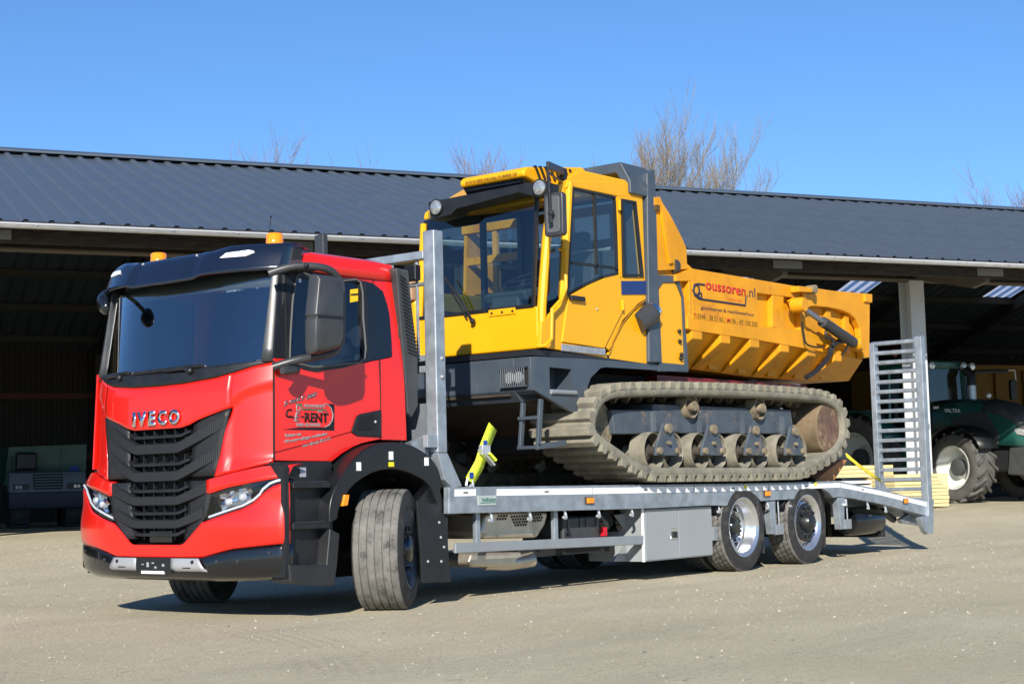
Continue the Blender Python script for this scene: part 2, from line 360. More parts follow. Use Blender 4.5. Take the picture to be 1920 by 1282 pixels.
for x in range(X0, X1):
    link_part('roof_sheet', meF, shed, (x, 0, 0))
    if x in SKY_X:
        za = RZ - (BY - RY) * SL * .36; zb = RZ - (BY - RY) * SL * .525; ya = lerp(RY, BY, .36); yb = lerp(RY, BY, .525)
        for y0, z0, y1, z1, nm, m_ in ((ya, za, RY, RZ, 'roof_sheet', ROOFM), (yb, zb, ya, za, 'skylight_sheet', tl), (BY, EZ, yb, zb, 'roof_sheet', ROOFM)):
            link_part(nm, roof_mesh(y0, z0, y1, z1, nm, m_), shed, (x, 0, 0))
    else: link_part('roof_sheet', meB, shed, (x, 0, 0))
b = B()
b.prism([(-.30, -.065), (-.30, -.03), (0, .07), (.30, -.03), (.30, -.065), (0, .035)], 'x', X0, X1)
b.v = [(x, y + RY, z + RZ + .045) for x, y, z in b.v]; b.build('ridge_cap', ROOFM, shed, smooth=0)
scr = B()
for i, t in enumerate((.03, .17, .33, .5, .66, .82, .95)):
    for k in range((X1 - X0) * 3):
        if (k + i) % 2: continue
        x = X0 + (k + .5) / 3; y = RY * t; scr.add([(x - .015, y - .016, EZ + y * SL + .049), (x + .015, y - .016, EZ + y * SL + .049), (x + .015, y + .016, EZ + y * SL + .059), (x - .015, y + .016, EZ + y * SL + .059)], [(0, 1, 2, 3)])
tag(scr.build('roof_screws', mat('screw_head', (.55, .58, .62), .3, .6), shed, smooth=0, fix=False), kind='stuff')
# gutter: half round channel with clips
g = B(); gp = [(-.15 + .055 * math.cos(rad(a)), EZ - .07 + .055 * math.sin(rad(a))) for a in range(180, 361, 20)]
g.prism(gp + [(-.068, EZ - .06), (-.082, EZ - .06)][0:0] + [(p[0] * .93 - .011, p[1] * .999 + .004) for p in reversed(gp)], 'x', X0, X1); g.build('gutter', GUT, shed, smooth=60)
g = B(); g.tube([(X0, -.205, EZ - .066), (X1, -.205, EZ - .066)], .013, 6); g.build('gutter_bead', mat('gutter_bead', (.68, .70, .73), .35, .4), shed)
cl = B(); cl.box(-.012, .012, -.222, -.05, EZ - .082, EZ - .06); cme = cl.mesh('gutter_clip'); cme.materials.append(GUT)
for k in range(int((X1 - X0) / .9)): link_part('gutter_clip', cme, shed, (X0 + .4 + k * .9, 0, 0))
f = B(); f.box(X0, X1, .36, .40, EZ - .24, EZ + .07); f.build('fascia_board', WOODW, shed)
f = B(); f.box(X0, X1, -.10, .02, EZ - .055, EZ - .012); f.build('eaves_filler', DARKM, shed)
# soffit lining between fascia and main beam
f = B(); f.add([(X0, .39, EZ - .22), (X1, .39, EZ - .22), (X1, 2.48, EZ + .2), (X0, 2.48, EZ + .2)], [(0, 1, 2, 3)]); f.build('soffit', BEAM, shed, smooth=0)
CY = 2.5
f = B(); f.box(X0, X1, CY - .012, CY + .012, 4.60, 5.25); f.box(X0, X1, CY - .15, CY + .15, 4.575, 4.602); f.build('front_beam', BEAM, shed)
f = B(); f.add([(X0, CY + .05, EZ + CY * SL - .03), (X1, CY + .05, EZ + CY * SL - .03), (X1, RY, RZ - .03), (X0, RY, RZ - .03)], [(0, 1, 2, 3)]); f.build('ceiling_shade_sheet', WALL, shed, smooth=0)  # added dark sheet below the roof, keeps the barn interior gloomy
# column and cantilever frames
for k in range(-4, 4):
    x = 1.5 + 9.0 * k
    if not X0 < x < X1: continue
    c = B(); c.box(x - .16, x + .16, CY - .17, CY - .148, .30, 4.575); c.box(x - .16, x + .16, CY + .148, CY + .17, .30, 4.575); c.box(x - .012, x + .012, CY - .148, CY + .148, .30, 4.575)
    c.build('column', POST, shed)
    s = B(); s.box(x - .012, x + .012, CY - .145, CY - .014, 4.605, 5.25); s.build('stiffener', BEAM, shed)
for k in range(-9, 7):
    x = 1.55 + 4.2 * k
    if not X0 < x < X1: continue
    r = B(); r.prism([(.42, EZ - .30), (.8, EZ - .36), (CY - .02, 4.62), (CY - .02, EZ + .30), (.42, EZ - .16)], 'y', x - .05, x + .05)
    r.v = [(y_, a, z) for a, y_, z in r.v]; r.build('cantilever', BEAM, shed, smooth=0)
    e = B(); e.box(x - .28, x + .28, .33, .358, EZ - .20, EZ - .07); e.build('rafter_end_plate', mat('pale_plate', (.20, .20, .19), .6), shed)
    r = B(); r.bar((x, CY, EZ + CY * SL - .28), (x, RY, RZ - .28), .1, .3); r.bar((x, RY, RZ - .25), (x, BY, EZ - .2), .1, .3); r.build('rafter', PURL, shed, smooth=0)
    c = B(); c.box(x - .1, x + .1, BY - .45, BY - .25, .3, EZ - .1); c.build('wall_post', PURL, shed)
for i in range(9):
    y = CY + .9 + i * 1.8; z = (EZ + y * SL if y < RY else RZ - (y - RY) * SL) - .1
    b = B(); b.box(X0, X1, y - .04, y + .04, z - .09, z + .07); b.build('purlin', PURL, shed, smooth=0)
# back wall of vertical sheets and end walls
wp = []
for i in range(4):
    c = .25 * i; wp += [(c, 0), (c + .09, 0), (c + .12, -.035), (c + .22, -.035)]
wp.append((1, 0))
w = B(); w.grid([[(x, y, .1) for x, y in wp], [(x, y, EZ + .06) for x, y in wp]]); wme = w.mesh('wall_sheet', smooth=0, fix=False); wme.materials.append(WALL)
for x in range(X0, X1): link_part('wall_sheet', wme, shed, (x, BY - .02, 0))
for xx in (X0, X1):
    w = B(); w.prism([(CY, .1), (BY, .1), (BY, EZ - .03), (RY, RZ - .03), (CY, EZ + CY * SL - .05)], 'x', xx - .05, xx + .05); w.build('end_wall', WALL, shed, smooth=0)
for z in (1.9, 3.4):
    b = B(); b.box(X0, X1, BY - .16, BY - .07, z - .07, z + .07); b.build('wall_rail', mat('rust_red_rail', (.10, .035, .02), .8), shed, smooth=0)
for x in (-22, -10):
    b = B(); b.bar((x, BY - .3, 3.2), (x + 4.2, BY - .3, .6), .08, .12); b.build('wind_brace', PURL, shed, smooth=0)

# ================================================================== leafless trees beyond the barn
BARK = mat('pale_bark', (.20, .165, .115), .9, var=.3, vscale=4)
TWIG = mat('brown_twig', (.20, .13, .09), .9, var=.3, vscale=4)
def bare_tree(loc, h, seed, label, spread=.42, lv=5, r0=None, mt=BARK, stems=1, twig=TWIG):
    t = thing('bare_tree', label, 'tree', loc, group='leafless trees beyond the barn', local=True)
    rnd = random.Random(seed); tr = B(); cr = B(); r0 = r0 or h * .011
    def grow(p, d, L, r, lev):
        n = 4; path = [p]; rs = [r]; q = p; dd = d
        for i in range(n):
            dd = (dd + Vector((rnd.gauss(0, .10), rnd.gauss(0, .10), rnd.gauss(.05, .05)))).normalized(); q = q + dd * (L / n); path.append(q); rs.append(r * (1 - .45 * (i + 1) / n))
        (tr if lev < 2 else cr).tube(path, rs, 6 if lev < 2 else 4 if lev < 4 else 3, False)
        if lev >= lv: return
        for i in range(1, n + 1):
            for k in range(2 if i == n else rnd.choice((1, 1, 2))):
                if lev == 0 and i < 2: continue
                a = rnd.random() * 6.283; side = Vector((math.cos(a), math.sin(a), 0)); nd = (dd + side * rnd.uniform(.5, 1.4) * spread * (1.5 if lev > 1 else 1) + Vector((0, 0, .18))).normalized()
                grow(path[i], nd, L * rnd.uniform(.5, .78) * (1 if lev else .85), max(rs[i] * rnd.uniform(.5, .72), .006), lev + 1)
    for s in range(stems):
        a = rnd.random() * 6.283; off = Vector((math.cos(a), math.sin(a), 0)) * (.25 if stems > 1 else 0)
        grow(off, Vector((off.x * .5, off.y * .5, 1)).normalized(), h * .42, r0, 0)
    top = max([v[2] for v in tr.v + cr.v]); k = h / top
    for bb in (tr, cr): bb.v = [(x * k, y * k, z * k) for x, y, z in bb.v]
    tr.build('trunk', mt, t, smooth=60, fix=False); cr.build('crown', twig, t, smooth=60, fix=False)
    return t
def tree_at(u_pt, *a, **k): return bare_tree((u_pt[0], u_pt[1], .3), *a, **k)
tree_at((41.0, 22.0), 15.6, 33, 'tallest bare tree standing above the barn roof right of the yellow dumper cab', .26, 5, .10, BARK, 3, BARK)
tree_at((29.3, 33.8), 14.5, 9, 'bare treetop showing above the left stretch of the barn roof', .28, 5)
tree_at((34.3, 30.6), 13.7, 8, 'thin bare treetop barely showing above the ridge left of the dumper cab', .3, 4)
tree_at((36.3, 28.1), 14.3, 12, 'bare reddish treetop directly behind the yellow dumper roof', .3, 5, None, TWIG, 2)
tree_at((53.8, 15.7), 13.5, 15, 'bare treetop above the right stretch of the barn roof', .35, 5, None, BARK, 2)
tree_at((53.2, 13.4), 13.0, 18, 'bare treetop at the right edge above the barn roof', .4, 5)
tree_at((37.9, 22.9), 13.2, 23, 'thin bare twigs rising behind the dark grey roll bar of the dumper', .3, 4)

# ================================================================== lorry: cab
TR = thing('flatbed_truck', 'red cab flatbed truck with galvanised deck carrying the yellow tracked dumper', 'truck')
ZS = (.2, .30, .45, 1.0, 1.2, 1.7, 1.9, 2.6, 2.9)
X0S = list(zip(ZS, (-1.34, -1.36, -1.40, -1.405, -1.40, -1.385, -1.345, -1.21, -1.14)))
KS = list(zip(ZS, (.2, .2, .22, .22, .235, .235, .23, .215, .21)))
YS = list(zip(ZS, (1.19, 1.19, 1.19, 1.19, 1.04, 1.04, 1.04, 1.04, 1.04)))
def xf(y, z): return pw(z, X0S) + pw(z, KS) * (abs(y) / pw(z, YS)) ** 3.2
def front_patch(b, ys_, zlo, zhi, rows=8, off=0, fx=None):
    # strip of the curved cab front between two height curves
    g = []
    for i in range(rows + 1):
        r = []
        for y in ys_:
            z = lerp(zlo(y), zhi(y), i / rows); r.append(((fx or xf)(y, z) + off, y, z))
        g.append(r)
    return b.grid(g)
def span(a, b, n): return [lerp(a, b, i / n) for i in range(n + 1)]
def sym(tab): return lambda y: pw(abs(y), tab)
COWLB = sym([(0, 1.765), (.3, 1.77), (.6, 1.795), (.76, 1.83), (.9, 1.872), (1.04, 1.90)])
WSB = sym([(0, 1.865), (.6, 1.885), (.94, 1.905)])
GRTOP = sym([(0, 1.435), (.28, 1.435), (.37, 1.455), (.45, 1.485), (.742, 1.566)])
GAP = sym([(.6, 1.052), (.75, 1.085), (1.04, 1.155)])
def hood_x(y, z):
    a = abs(y); zc = pw(a, [(.70, 1.53), (.742, 1.60), (.80, 1.655), (.87, 1.695), (.95, 1.72), (1.04, 1.738)])
    return xf(y, z) + .026 * smooth((zc - z) / .03) * smooth((a - .70) / .04)
hb = B()
front_patch(hb, span(-.742, .742, 36), lambda y: GRTOP(y), lambda y: COWLB(y) - .004, 12, 0, hood_x)
for s in (-1, 1):
    g = []
    for i in range(31):
        t = i / 30; row = []
        for k in range(19):
            q = k / 18
            z0 = lerp(1.058, 1.155, q); z1 = COWLB(lerp(.742, 1.04, q)) - .004; z = lerp(z0, z1, t)
            yi = .628 + max(0, min(1, (z - 1.056) / .508)) * .114; y = lerp(yi, 1.04, q) * s; row.append((hood_x(y, z), y, z))
        g.append(row)
    hb.grid(g)
hood = hb.build('bonnet_panel', RED, TR, solid=.014, sdir=-1, smooth=50)
for p in hood.data.polygons: pass
# cowl below the windscreen
b = B(); front_patch(b, span(-1.04, 1.04, 40), COWLB, lambda y: WSB(y) if abs(y) < .94 else 1.915, 4, .006); b.build('cowl_panel', BLK, TR, solid=.02, smooth=60)
# chrome maker's letters
ly = .285
for i, (ch, ya, yb) in enumerate((('I', .272, .235), ('V', .215, .105), ('E', .080, -.005), ('C', -.030, -.135), ('O', -.158, -.280))):
    text('emblem_letter', ch, CHROME, TR, (xf(ya, 1.52) - .012, ya, 1.462), (xf(yb, 1.5) - xf(ya, 1.5), yb - ya, 0), (.02, 0, 1), h=.115, w=abs(ya - yb), depth=.010, bold=.05)
# ---- grille: dark inner box, patterned wings and slats
gb = B(); gb.grid([[(xf(y, z) + .10, y, z) for y in span(-.60, .60, 12)] for z in span(.56, 1.46, 8)]); gb.build('radiator_mesh', mat('radiator_dark', (.006, .006, .007), .6), TR, solid=.01)
HEX = bpy.data.materials.new('grille_plastic'); HEX.use_nodes = True; hn = HEX.node_tree; hp = hn.nodes['Principled BSDF']; hp.inputs['Roughness'].default_value = .5
tcx = hn.nodes.new('ShaderNodeTexCoord'); mpx = hn.nodes.new('ShaderNodeMapping'); mpx.inputs['Scale'].default_value = (0, 1, 1); vo = hn.nodes.new('ShaderNodeTexVoronoi'); vo.inputs['Scale'].default_value = 58; vo.inputs['Randomness'].default_value = 0
hn.links.new(tcx.outputs['Object'], mpx.inputs[0]); hn.links.new(mpx.outputs[0], vo.inputs[0])
hr = hn.nodes.new('ShaderNodeMapRange'); hr.inputs[1].default_value = .30; hr.inputs[2].default_value = .40; hn.links.new(vo.outputs['Distance'], hr.inputs[0])
hm = hn.nodes.new('ShaderNodeMix'); hm.data_type = 'RGBA'; hm.inputs[6].default_value = (.006, .006, .007, 1); hm.inputs[7].default_value = (.016, .018, .022, 1); hn.links.new(hr.outputs[0], hm.inputs[0]); hn.links.new(hm.outputs[2], hp.inputs['Base Color'])
hbm = hn.nodes.new('ShaderNodeBump'); hbm.inputs['Strength'].default_value = .5; hbm.inputs['Distance'].default_value = .006; hn.links.new(hr.outputs[0], hbm.inputs['Height']); hn.links.new(hbm.outputs[0], hp.inputs['Normal'])
def ged(z): return pw(z, [(.56, .30), (.60, .36), (.74, .535), (.90, .59), (.93, .60), (1.0, .612), (1.06, .628), (1.566, .742)])
def wing(s, zl, zh, inner):
    b = B(); g = []
    for i in range(9):
        z = lerp(zl, zh, i / 8); yo = ged(z) - .004; yi = inner(z); top = min(z, GRTOP(lerp(yi, yo, .5)))
        g.append([(xf(y, z) + .012 + .03 * (1 - k / 6), y * s, min(z, GRTOP(y) - .006)) for k in range(7) for y in [lerp(yi, yo, k / 6)]])
    b.grid(g); return b.build('grille_wing', HEX, TR, solid=.02, smooth=50)
for s in (-1, 1):
    wing(s, 1.065, 1.562, lambda z: .36 + .05 * (z - 1.06)); wing(s, .60, 1.035, lambda z: .30 + .13 * (z - .60))
def slat(zc, hw, thick, dip, ext, m, xo=-.002, depth=.07):
    # one horizontal grille bar, ends swept upward
    b = B(); rows = []
    for y in span(-hw, hw, 20):
        a = abs(y); up = ext * smooth((a - hw * .72) / (hw * .28)); z = zc + up
        x = xf(y, z) + xo + .02 * smooth((a - hw * .7) / (hw * .3))
        rows.append([(x + .012, y, z + thick), (x, y, z + thick * .75), (x, y, z - thick * .8), (x + .012, y, z - thick), (x + depth, y, z - thick), (x + depth, y, z + thick)])
    b.grid(rows, True); b.add([rows[0][i] for i in range(6)], [tuple(range(6))]); b.add([rows[-1][i] for i in range(6)], [tuple(range(6))])
    return b.build('grille_slat', m, TR, smooth=40)
for zc, hw, th, ext in ((1.375, .36, .013, .03), (1.165, .36, .013, .03), (.965, .35, .013, .03), (.795, .33, .013, .03), (.635, .31, .013, .03)): slat(zc, hw, th, 0, ext, BLK)
def chevron(zc, hw, ext, th):
    # broad patterned bar whose ends sweep up over the wings
    b = B(); rows = []
    for y in span(-hw, hw, 40):
        a = abs(y); k = max(0, (a - .24) / (hw - .24)); z = zc + ext * k ** 1.15; t = th * (1 + .35 * k); x = xf(y, z) - .010 + .012 * k
        rows.append([(x + .016, y, z + t), (x, y, z + t * .8), (x, y, z - t * .85), (x + .016, y, z - t), (x + .07, y, z - t), (x + .07, y, z + t)])
    b.grid(rows, True); b.add(rows[0], [tuple(range(6))]); b.add(rows[-1], [tuple(range(6))]); b.build('grille_slat', HEX, TR, smooth=40)
for zc, hw, ext, th in ((1.285, .690, .185, .042), (1.075, .640, .165, .040), (.890, .588, .105, .036), (.715, .520, .085, .034)): chevron(zc, hw, ext, th)
for z0, z1 in ((1.31, 1.43), (1.10, 1.24), (.92, 1.03), (.75, .855), (.60, .68)):
    for y in (-.3, -.18, -.06, .06, .18, .3):
        b = B(); b.box(xf(y, z0) + .03, xf(y, z0) + .06, y - .006, y + .006, z0, z1); b.build('grille_strut', BLK, TR)
b = B(); b.box(-1.385, -1.36, -.16, .10, .575, .665); b.build('radar_cover', BLKG, TR, bevel=.008)

# ---- bumper (red) with headlight pockets, black valance, silver skid plates
BRB = sym([(0, .468), (.498, .468), (.62, .495), (.8, .53), (1.19, .565)])            # lower edge of the red
BLB = sym([(0, .292), (.6, .292), (.95, .298), (1.19, .315)])
HLT = sym([(.59, .93), (.75, .97), (.95, 1.005), (1.19, 1.045)])                      # upper edge of headlight
HLB = sym([(.54, .735), (.75, .79), (.88, .825), (.97, .87), (1.03, .93), (1.10, .985), (1.19, 1.01)])
BUT = sym([(.55, 1.035), (.75, 1.075), (1.0, 1.125), (1.19, 1.13)])
def bump_x(y, z):
    a = abs(y); bulge = .035 * math.sin(math.pi * max(0, min(1, (z - .50) / .36))) * smooth((a - .35) / .4)
    return xf(y, z) - bulge * .8
bmp = B()
BY_ = span(-1.19, 1.19, 60)
def btop(y):
    y = abs(y); return .56 if y < .30 else (.56 + (y - .30) * .77 if y < .535 else HLB(y) - .006)
bmp.grid([[(bump_x(y, z), y, z) for y in BY_ for z in [lerp(BRB(y), btop(y), t)]] for t in span(0, 1, 14)])
for s in (-1, 1):
    bmp.grid([[(bump_x(1.19, z), 1.19 * s, z), (bump_x(1.19, z) + .025, 1.199 * s, z), (-1.15, 1.20 * s, z)] for z in [lerp(BRB(1.19), btop(1.19), t) for t in span(0, 1, 14)]])
    bmp.grid([[(xf(y, z) - .004, y * s, z) for y in span(.56, 1.19, 16) for z in [lerp(HLT(y) + .005, BUT(y), t)]] for t in (0, .3, .6, .85, 1)])
    bmp.grid([[(xf(y, BUT(y)) - .004, y * s, BUT(y)) for y in span(.56, 1.19, 16)], [(xf(y, BUT(y)) + .08, y * s, BUT(y) + .012) for y in span(.56, 1.19, 16)]])
bmp.build('bumper', RED, TR, solid=.012, sdir=-1, smooth=45)
for s in (-1, 1):
    # headlight: dark pocket, reflectors, bright running light strip, clear cover
    hl = B(); hl.grid([[(xf(y, z) + .07 * math.sin(math.pi * t) + .012, y * s, z) for y in span(.55, 1.19, 14) for z in [lerp(HLB(y), HLT(y), t)]] for t in span(0, 1, 6)])
    H = hl.build('headlight', BLKG, TR, solid=.008)
    rr_ = random.Random(5); q = B(); g = []
    for t in span(.14, .88, 5):
        g.append([(xf(y, z) + .035 + rr_.uniform(-.018, .018), y * s, z) for y in span(.665, .93, 8) for z in [lerp(HLB(y), HLT(y), t)]])
    q.grid(g); q.build('reflector', mat('lamp_reflector', (.62, .64, .66), .12, 1), H, smooth=0)
    for (yy, zz) in ((.74, .872), (.86, .905)):
        q = B(); q.lathe([(0, -.012), (.020, -.008), (.027, .004), (.027, .03)], (xf(yy, zz) + .012, yy * s, zz), 'x', 16); q.build('bulb_lens', LENS, H, smooth=50)
    q = B(); path = [(xf(y, HLB(y)) + .016, y * s, HLB(y) + .022) for y in span(.565, 1.0, 10)] + [(xf(y, .97) + .01, y * s, z) for y, z in ((1.03, .96), (1.08, 1.00), (1.13, 1.018), (1.185, 1.028))]
    q.tube(path, .0095, 8); q.build('running_light', mat('running_light', (.66, .70, .73), .15, .1), H)
    q = B(); q.grid([[(xf(y, z) - .002, y * s, z) for y in span(.55, 1.19, 14) for z in [lerp(HLB(y), HLT(y), t)]] for t in span(0, 1, 4)]); q.build('cover_glass', glass('lamp_cover', (.9, .92, .95), gain=.8), H, smooth=80)
# black valance with curled lower lip
b = B(); rows = []
for t in span(0, 1, 9):
    r = []
    for y in span(-1.19, 1.19, 50):
        a = abs(y); zt = BRB(y) - .004; zb = BLB(y); z = lerp(zt, zb, t)
        curl = .07 * max(0, (t - .70) / .30) ** 2
        r.append((xf(y, .5) - .012 * math.sin(math.pi * min(1, t * 1.3)) + curl, y, z))
    rows.append(r)
b.grid(rows)
for s in (-1, 1): b.grid([[(xf(1.19, .5) + c, 1.19 * s, z), (-1.13, 1.205 * s, z)] for z, c in ((.561, 0), (.48, -.012), (.37, -.006), (.315, .07))])
b.build('bumper_valance', BLKG, TR, smooth=50, solid=.01, sdir=-1)
for s in (-1, 1):
    b = B(); g = []
    for t in span(0, 1, 6):
        z = lerp(.462, .348, t); yo = lerp(.495, .58, t); g.append([(xf(y, .5) - .024 - .006 * math.sin(math.pi * t) + .07 * max(0, (t - .6) / .4) ** 2, y * s, z) for y in span(.205, yo, 8)])
    b.grid(g); sp = b.build('skid_plate', SILV, TR, solid=.01, smooth=50)
    q = B(); q.lathe([(.001, -.012), (.013, -.012), (.016, 0)], (xf(.45, .5) - .028, .44 * s, .435), 'x', 12); q.build('screw', BLK, sp)
    q = B(); q.box(xf(.4, .5) - .036, xf(.4, .5) - .02, min(.33 * s, .42 * s), max(.33 * s, .42 * s), .388, .396); q.build('slot', BLK, sp)
    for yy in (.66, .84, 1.08):
        q = B(); q.lathe([(.001, -.006), (.011, -.006), (.013, .004)], (xf(yy, .5) - .012, yy * s, .44 + .06 * (yy > 1)), 'x', 10); q.build('parking_sensor', GREYP, TR)
b = B(); b.box(-1.432, -1.41, -.205, .205, .352, .466); pl = b.build('number_plate_holder', BLK, TR, bevel=.004)
for k, (a, z0, z1) in enumerate(((-.12, .40, .42), (.06, .395, .43), (-.03, .385, .4), (.12, .41, .418), (.0, .42, .43))):
    q = B(); q.box(-1.436, -1.431, a - .012, a + .012, z0, z1); q.build('clip', SILV, pl)
b = B(); b.box(-1.436, -1.424, -.13, .135, .345, .366); b.build('plate_strip', WHITE, TR)
b = B(); b.box(-1.28, -.3, -.75, .75, .33, .60); b.build('engine_underside', DARKM, TR)
b = B(); b.prism([(-1.22, .34), (-.9, .31), (-.9, .55), (-1.22, .55)], 'y', .2, .70); b.build('under_guard', DARKM, TR)

# ---- windscreen, pillars, visor
b = B(); front_patch(b, span(-.945, .945, 30), WSB, lambda y: 2.60, 8, .012); b.build('windscreen', GLASSW, TR, smooth=80)
for s in (-1, 1):
    b = B(); g = []
    for z in span(1.90, 2.66, 8):
        xa = xf(.935, z); dx = lerp(.085, .085, (z - 1.9) / .7)
        y1 = 1.047 - .035 * (z - 1.9) / .75
        g.append([(xa + .02, .93 * s, z), (xa - .012, .955 * s, z), (xa + .005, (.955 + y1) / 2 * s, z), (xa + dx * .7, y1 * s, z), (xa + dx + .06, (y1 - .005) * s, z)])
    b.grid(g); b.build('windscreen_pillar', GREYP, TR, smooth=70, solid=.02, sdir=-1)
def vis_b(y): return pw(abs(y), [(0, 2.60), (.35, 2.60), (.45, 2.575), (1.01, 2.59)])
b = B(); rows = []
for t in span(0, 1, 8):
    r = []
    for y in span(-1.02, 1.02, 40):
        a = abs(y); zb = pw(a, [(0, 2.552), (.36, 2.556), (.46, 2.575), (1.02, 2.585)]); zt = 2.762 + .026 * smooth((a - .45) / .2)
        z = lerp(zb, zt, t); xx = -1.335 + .27 * (a / 1.02) ** 3 - .02 * (a > .36) * smooth((a - .36) / .05) + .085 * t + .03 * t ** 6
        r.append((xx, y, z))
    rows.append(r)
b.grid(rows)
b.grid([[(x, y, z) for x, y, z in rows[-1]], [(x + .10, y * .995, z + .012) for x, y, z in rows[-1]], [(-.74, y * .985, 2.775) for x, y, z in rows[-1]]])
for s in (0, -1):
    b.grid([[rows[t][s] for t in range(9)], [(-.84, rows[t][s][1], rows[t][s][2]) for t in range(9)]])
V = b.build('sun_visor', NAVY, TR, smooth=40, solid=.012, sdir=1)
def visx(y, z):
    a = abs(y); t = max(0, min(1, (z - 2.57) / .21)); return -1.335 + .27 * (a / 1.02) ** 3 - .02 * smooth((a - .36) / .05) + .085 * t + .03 * t ** 6
for s in (-1, 1):
    q = B(); pts = [(.60, 2.700), (.635, 2.737), (.80, 2.750), (.84, 2.740), (.85, 2.723), (.80, 2.700)]
    q.grid([[(visx(y, z) - dx, y * s, z) for y, z in pts + [pts[0]]] for dx in (-.01, .030)])
    q.add([(visx(y, z) - .030, y * s, z) for y, z in pts], [tuple(range(6))]); L_ = q.build('marker_lamp', mat('lamp_white', (.85, .88, .92), .2, .1), V)
text('lamp_lettering', 'ASSO', mat('blue_ink', (.1, .25, .5), .4), V, (visx(.63, 2.74) - .034, -.63, 2.710), (visx(.80, 2.74) - visx(.63, 2.74), -.17, .012), (.3, 0, 1), h=.026, w=.18, depth=.003, shear=.25)
for y in (-.72, -.30, .35):
    q = B(); q.ball((visx(y, 2.755), y, 2.755), .012, 8, 6); q.build('rivet', SILV, V)
b = B(); front_patch(b, span(-.93, .93, 20), lambda y: 2.47, lambda y: 2.60, 2, .05); b.build('sun_blind', mat('olive_blind', (.20, .185, .12), .8), TR, solid=.005)
# beacons
for s in (-1, 1):
    bz = 2.838; be = empty('beacon', (-.80, .695 * s, bz), 0, TR)
    q = B(); q.lathe([(0, -.05), (.075, -.05), (.078, -.004), (0, -.004)], (-.80, .695 * s, bz), 'z', 24); q.build('base', BLK, be)
    q = B(); q.lathe([(.066, -.004), (.068, .03), (.066, .034), (.066, .078), (.055, .088), (0, .09)], (-.80, .695 * s, bz), 'z', 28); q.build('lens', AMBER, be, smooth=50)
b = B(); b.tube([(-.62, -.42, 2.74), (-.60, -.42, 2.95), (-.58, -.42, 3.12)], .0035, 5); b.ball((-.58, -.42, 3.12), .009, 8, 5); b.build('antenna', BLK, TR)
# roof, back wall, floor, far side
b = B(); rows = []
prof = [(-1.055, 2.60), (-1.045, 2.68), (-1.02, 2.735), (-.96, 2.765), (-.8, 2.785), (-.4, 2.80), (0, 2.803), (.4, 2.80), (.8, 2.785), (.96, 2.765), (1.02, 2.735), (1.045, 2.68), (1.055, 2.60)]
for x in span(-.90, .19, 12):
    t = smooth((x + .90) / .2); e = 1 - .10 * smooth((x - .06) / .13)
    rows.append([(x, y * (.975 + .025 * t), 2.60 + (z - 2.60) * (lerp(.62, 1, t)) * e) for y, z in prof])
b.grid(rows); b.build('roof', RED, TR, smooth=40, solid=.01, sdir=-1)
b = B(); b.box(-.95, .17, -.80, .80, 2.79, 2.803); b.build('roof_panel', mat('roof_black', (.012, .012, .014), .5), TR, bevel=.004)
b = B(); b.box(.17, .195, -1.085, 1.085, 1.05, 2.70); b.build('cab_back_wall', DGREY, TR)
b = B(); b.box(-1.05, .17, -1.0, 1.0, 1.12, 1.16); b.build('cab_floor', DGREY, TR)
far = [(-1.165, 1.155), (-.6, 1.155), (-.45, 1.30), (.2, 1.31), (.19, 2.62), (-1.03, 2.60), (-1.10, 1.92)]
b = B(); b.prism([p for p in far[:4]] + [(.2, 1.93), (-1.12, 1.93)], 'y', 1.075, 1.095); b.build('door', RED, TR)
b = B(); b.add([(-1.10, 1.08, 1.93), (-.1, 1.09, 1.93), (-.1, 1.05, 2.58), (-1.02, 1.04, 2.56)], [(0, 1, 2, 3)]); b.build('window_glass', GLASS, TR)
b = B(); b.add([(-.1, 1.095, 1.93), (.2, 1.095, 1.93), (.19, 1.05, 2.62), (-.1, 1.05, 2.62)], [(0, 1, 2, 3)]); b.build('side_panel', RED, TR, solid=.01)
# ---- near side: door, window, rear panel
def side_poly(b, pts): return b.poly(pts)
DOOR = [(-1.161,-1.052,1.916),(-1.024,-1.056,1.917),(-0.989,-1.059,1.891),(-0.862,-1.063,1.856),(-0.754,-1.067,1.844),(-0.477,-1.077,1.884),(-0.216,-1.083,1.928),(-0.073,-1.086,1.953),(-0.07,-1.091,1.761),(-0.069,-1.091,1.559),(-0.075,-1.09,1.329),(-0.189,-1.087,1.311),(-0.285,-1.083,1.294),(-0.377,-1.08,1.265),(-0.491,-1.076,1.216),(-0.595,-1.073,1.158),(-0.9,-1.062,1.161),(-1.171,-1.053,1.166),(-1.168,-1.053,1.412),(-1.166,-1.053,1.667)]
def side_face(name, pts, m, off=0, parent=None, solid=.014, bevel=0):
    b = B(); b.poly([(p[0], p[1] + off, p[2]) for p in pts]); return b.build(name, m, parent or TR, smooth=0, solid=solid, bevel=bevel, sdir=0)
door = side_face('door', DOOR, RED, bevel=.003)
DTOP = [(-1.003,-0.995,2.642),(-0.913,-0.993,2.699),(-0.507,-1.008,2.696),(-0.062,-1.023,2.689),(-0.076,-1.033,2.567),(-0.117,-1.032,2.568),(-0.406,-1.022,2.574),(-0.685,-1.011,2.584),(-0.954,-1.001,2.597)]
side_face('door_top', DTOP, RED, -.001, door)
REARP = [(-0.063,-1.091,1.325),(-0.061,-1.086,1.954),(0.073,-1.089,1.979),(0.082,-1.078,2.109),(0.082,-1.06,2.324),(0.067,-1.052,2.406),(0.031,-1.042,2.507),(-0.042,-1.036,2.548),(-0.061,-1.034,2.564),(-0.05,-1.024,2.69),(0.167,-1.031,2.692),(0.192,-1.04,2.594),(0.198,-1.081,2.115),(0.206,-1.1,1.77),(0.219,-1.101,1.322)]
side_face('side_panel', REARP, RED)
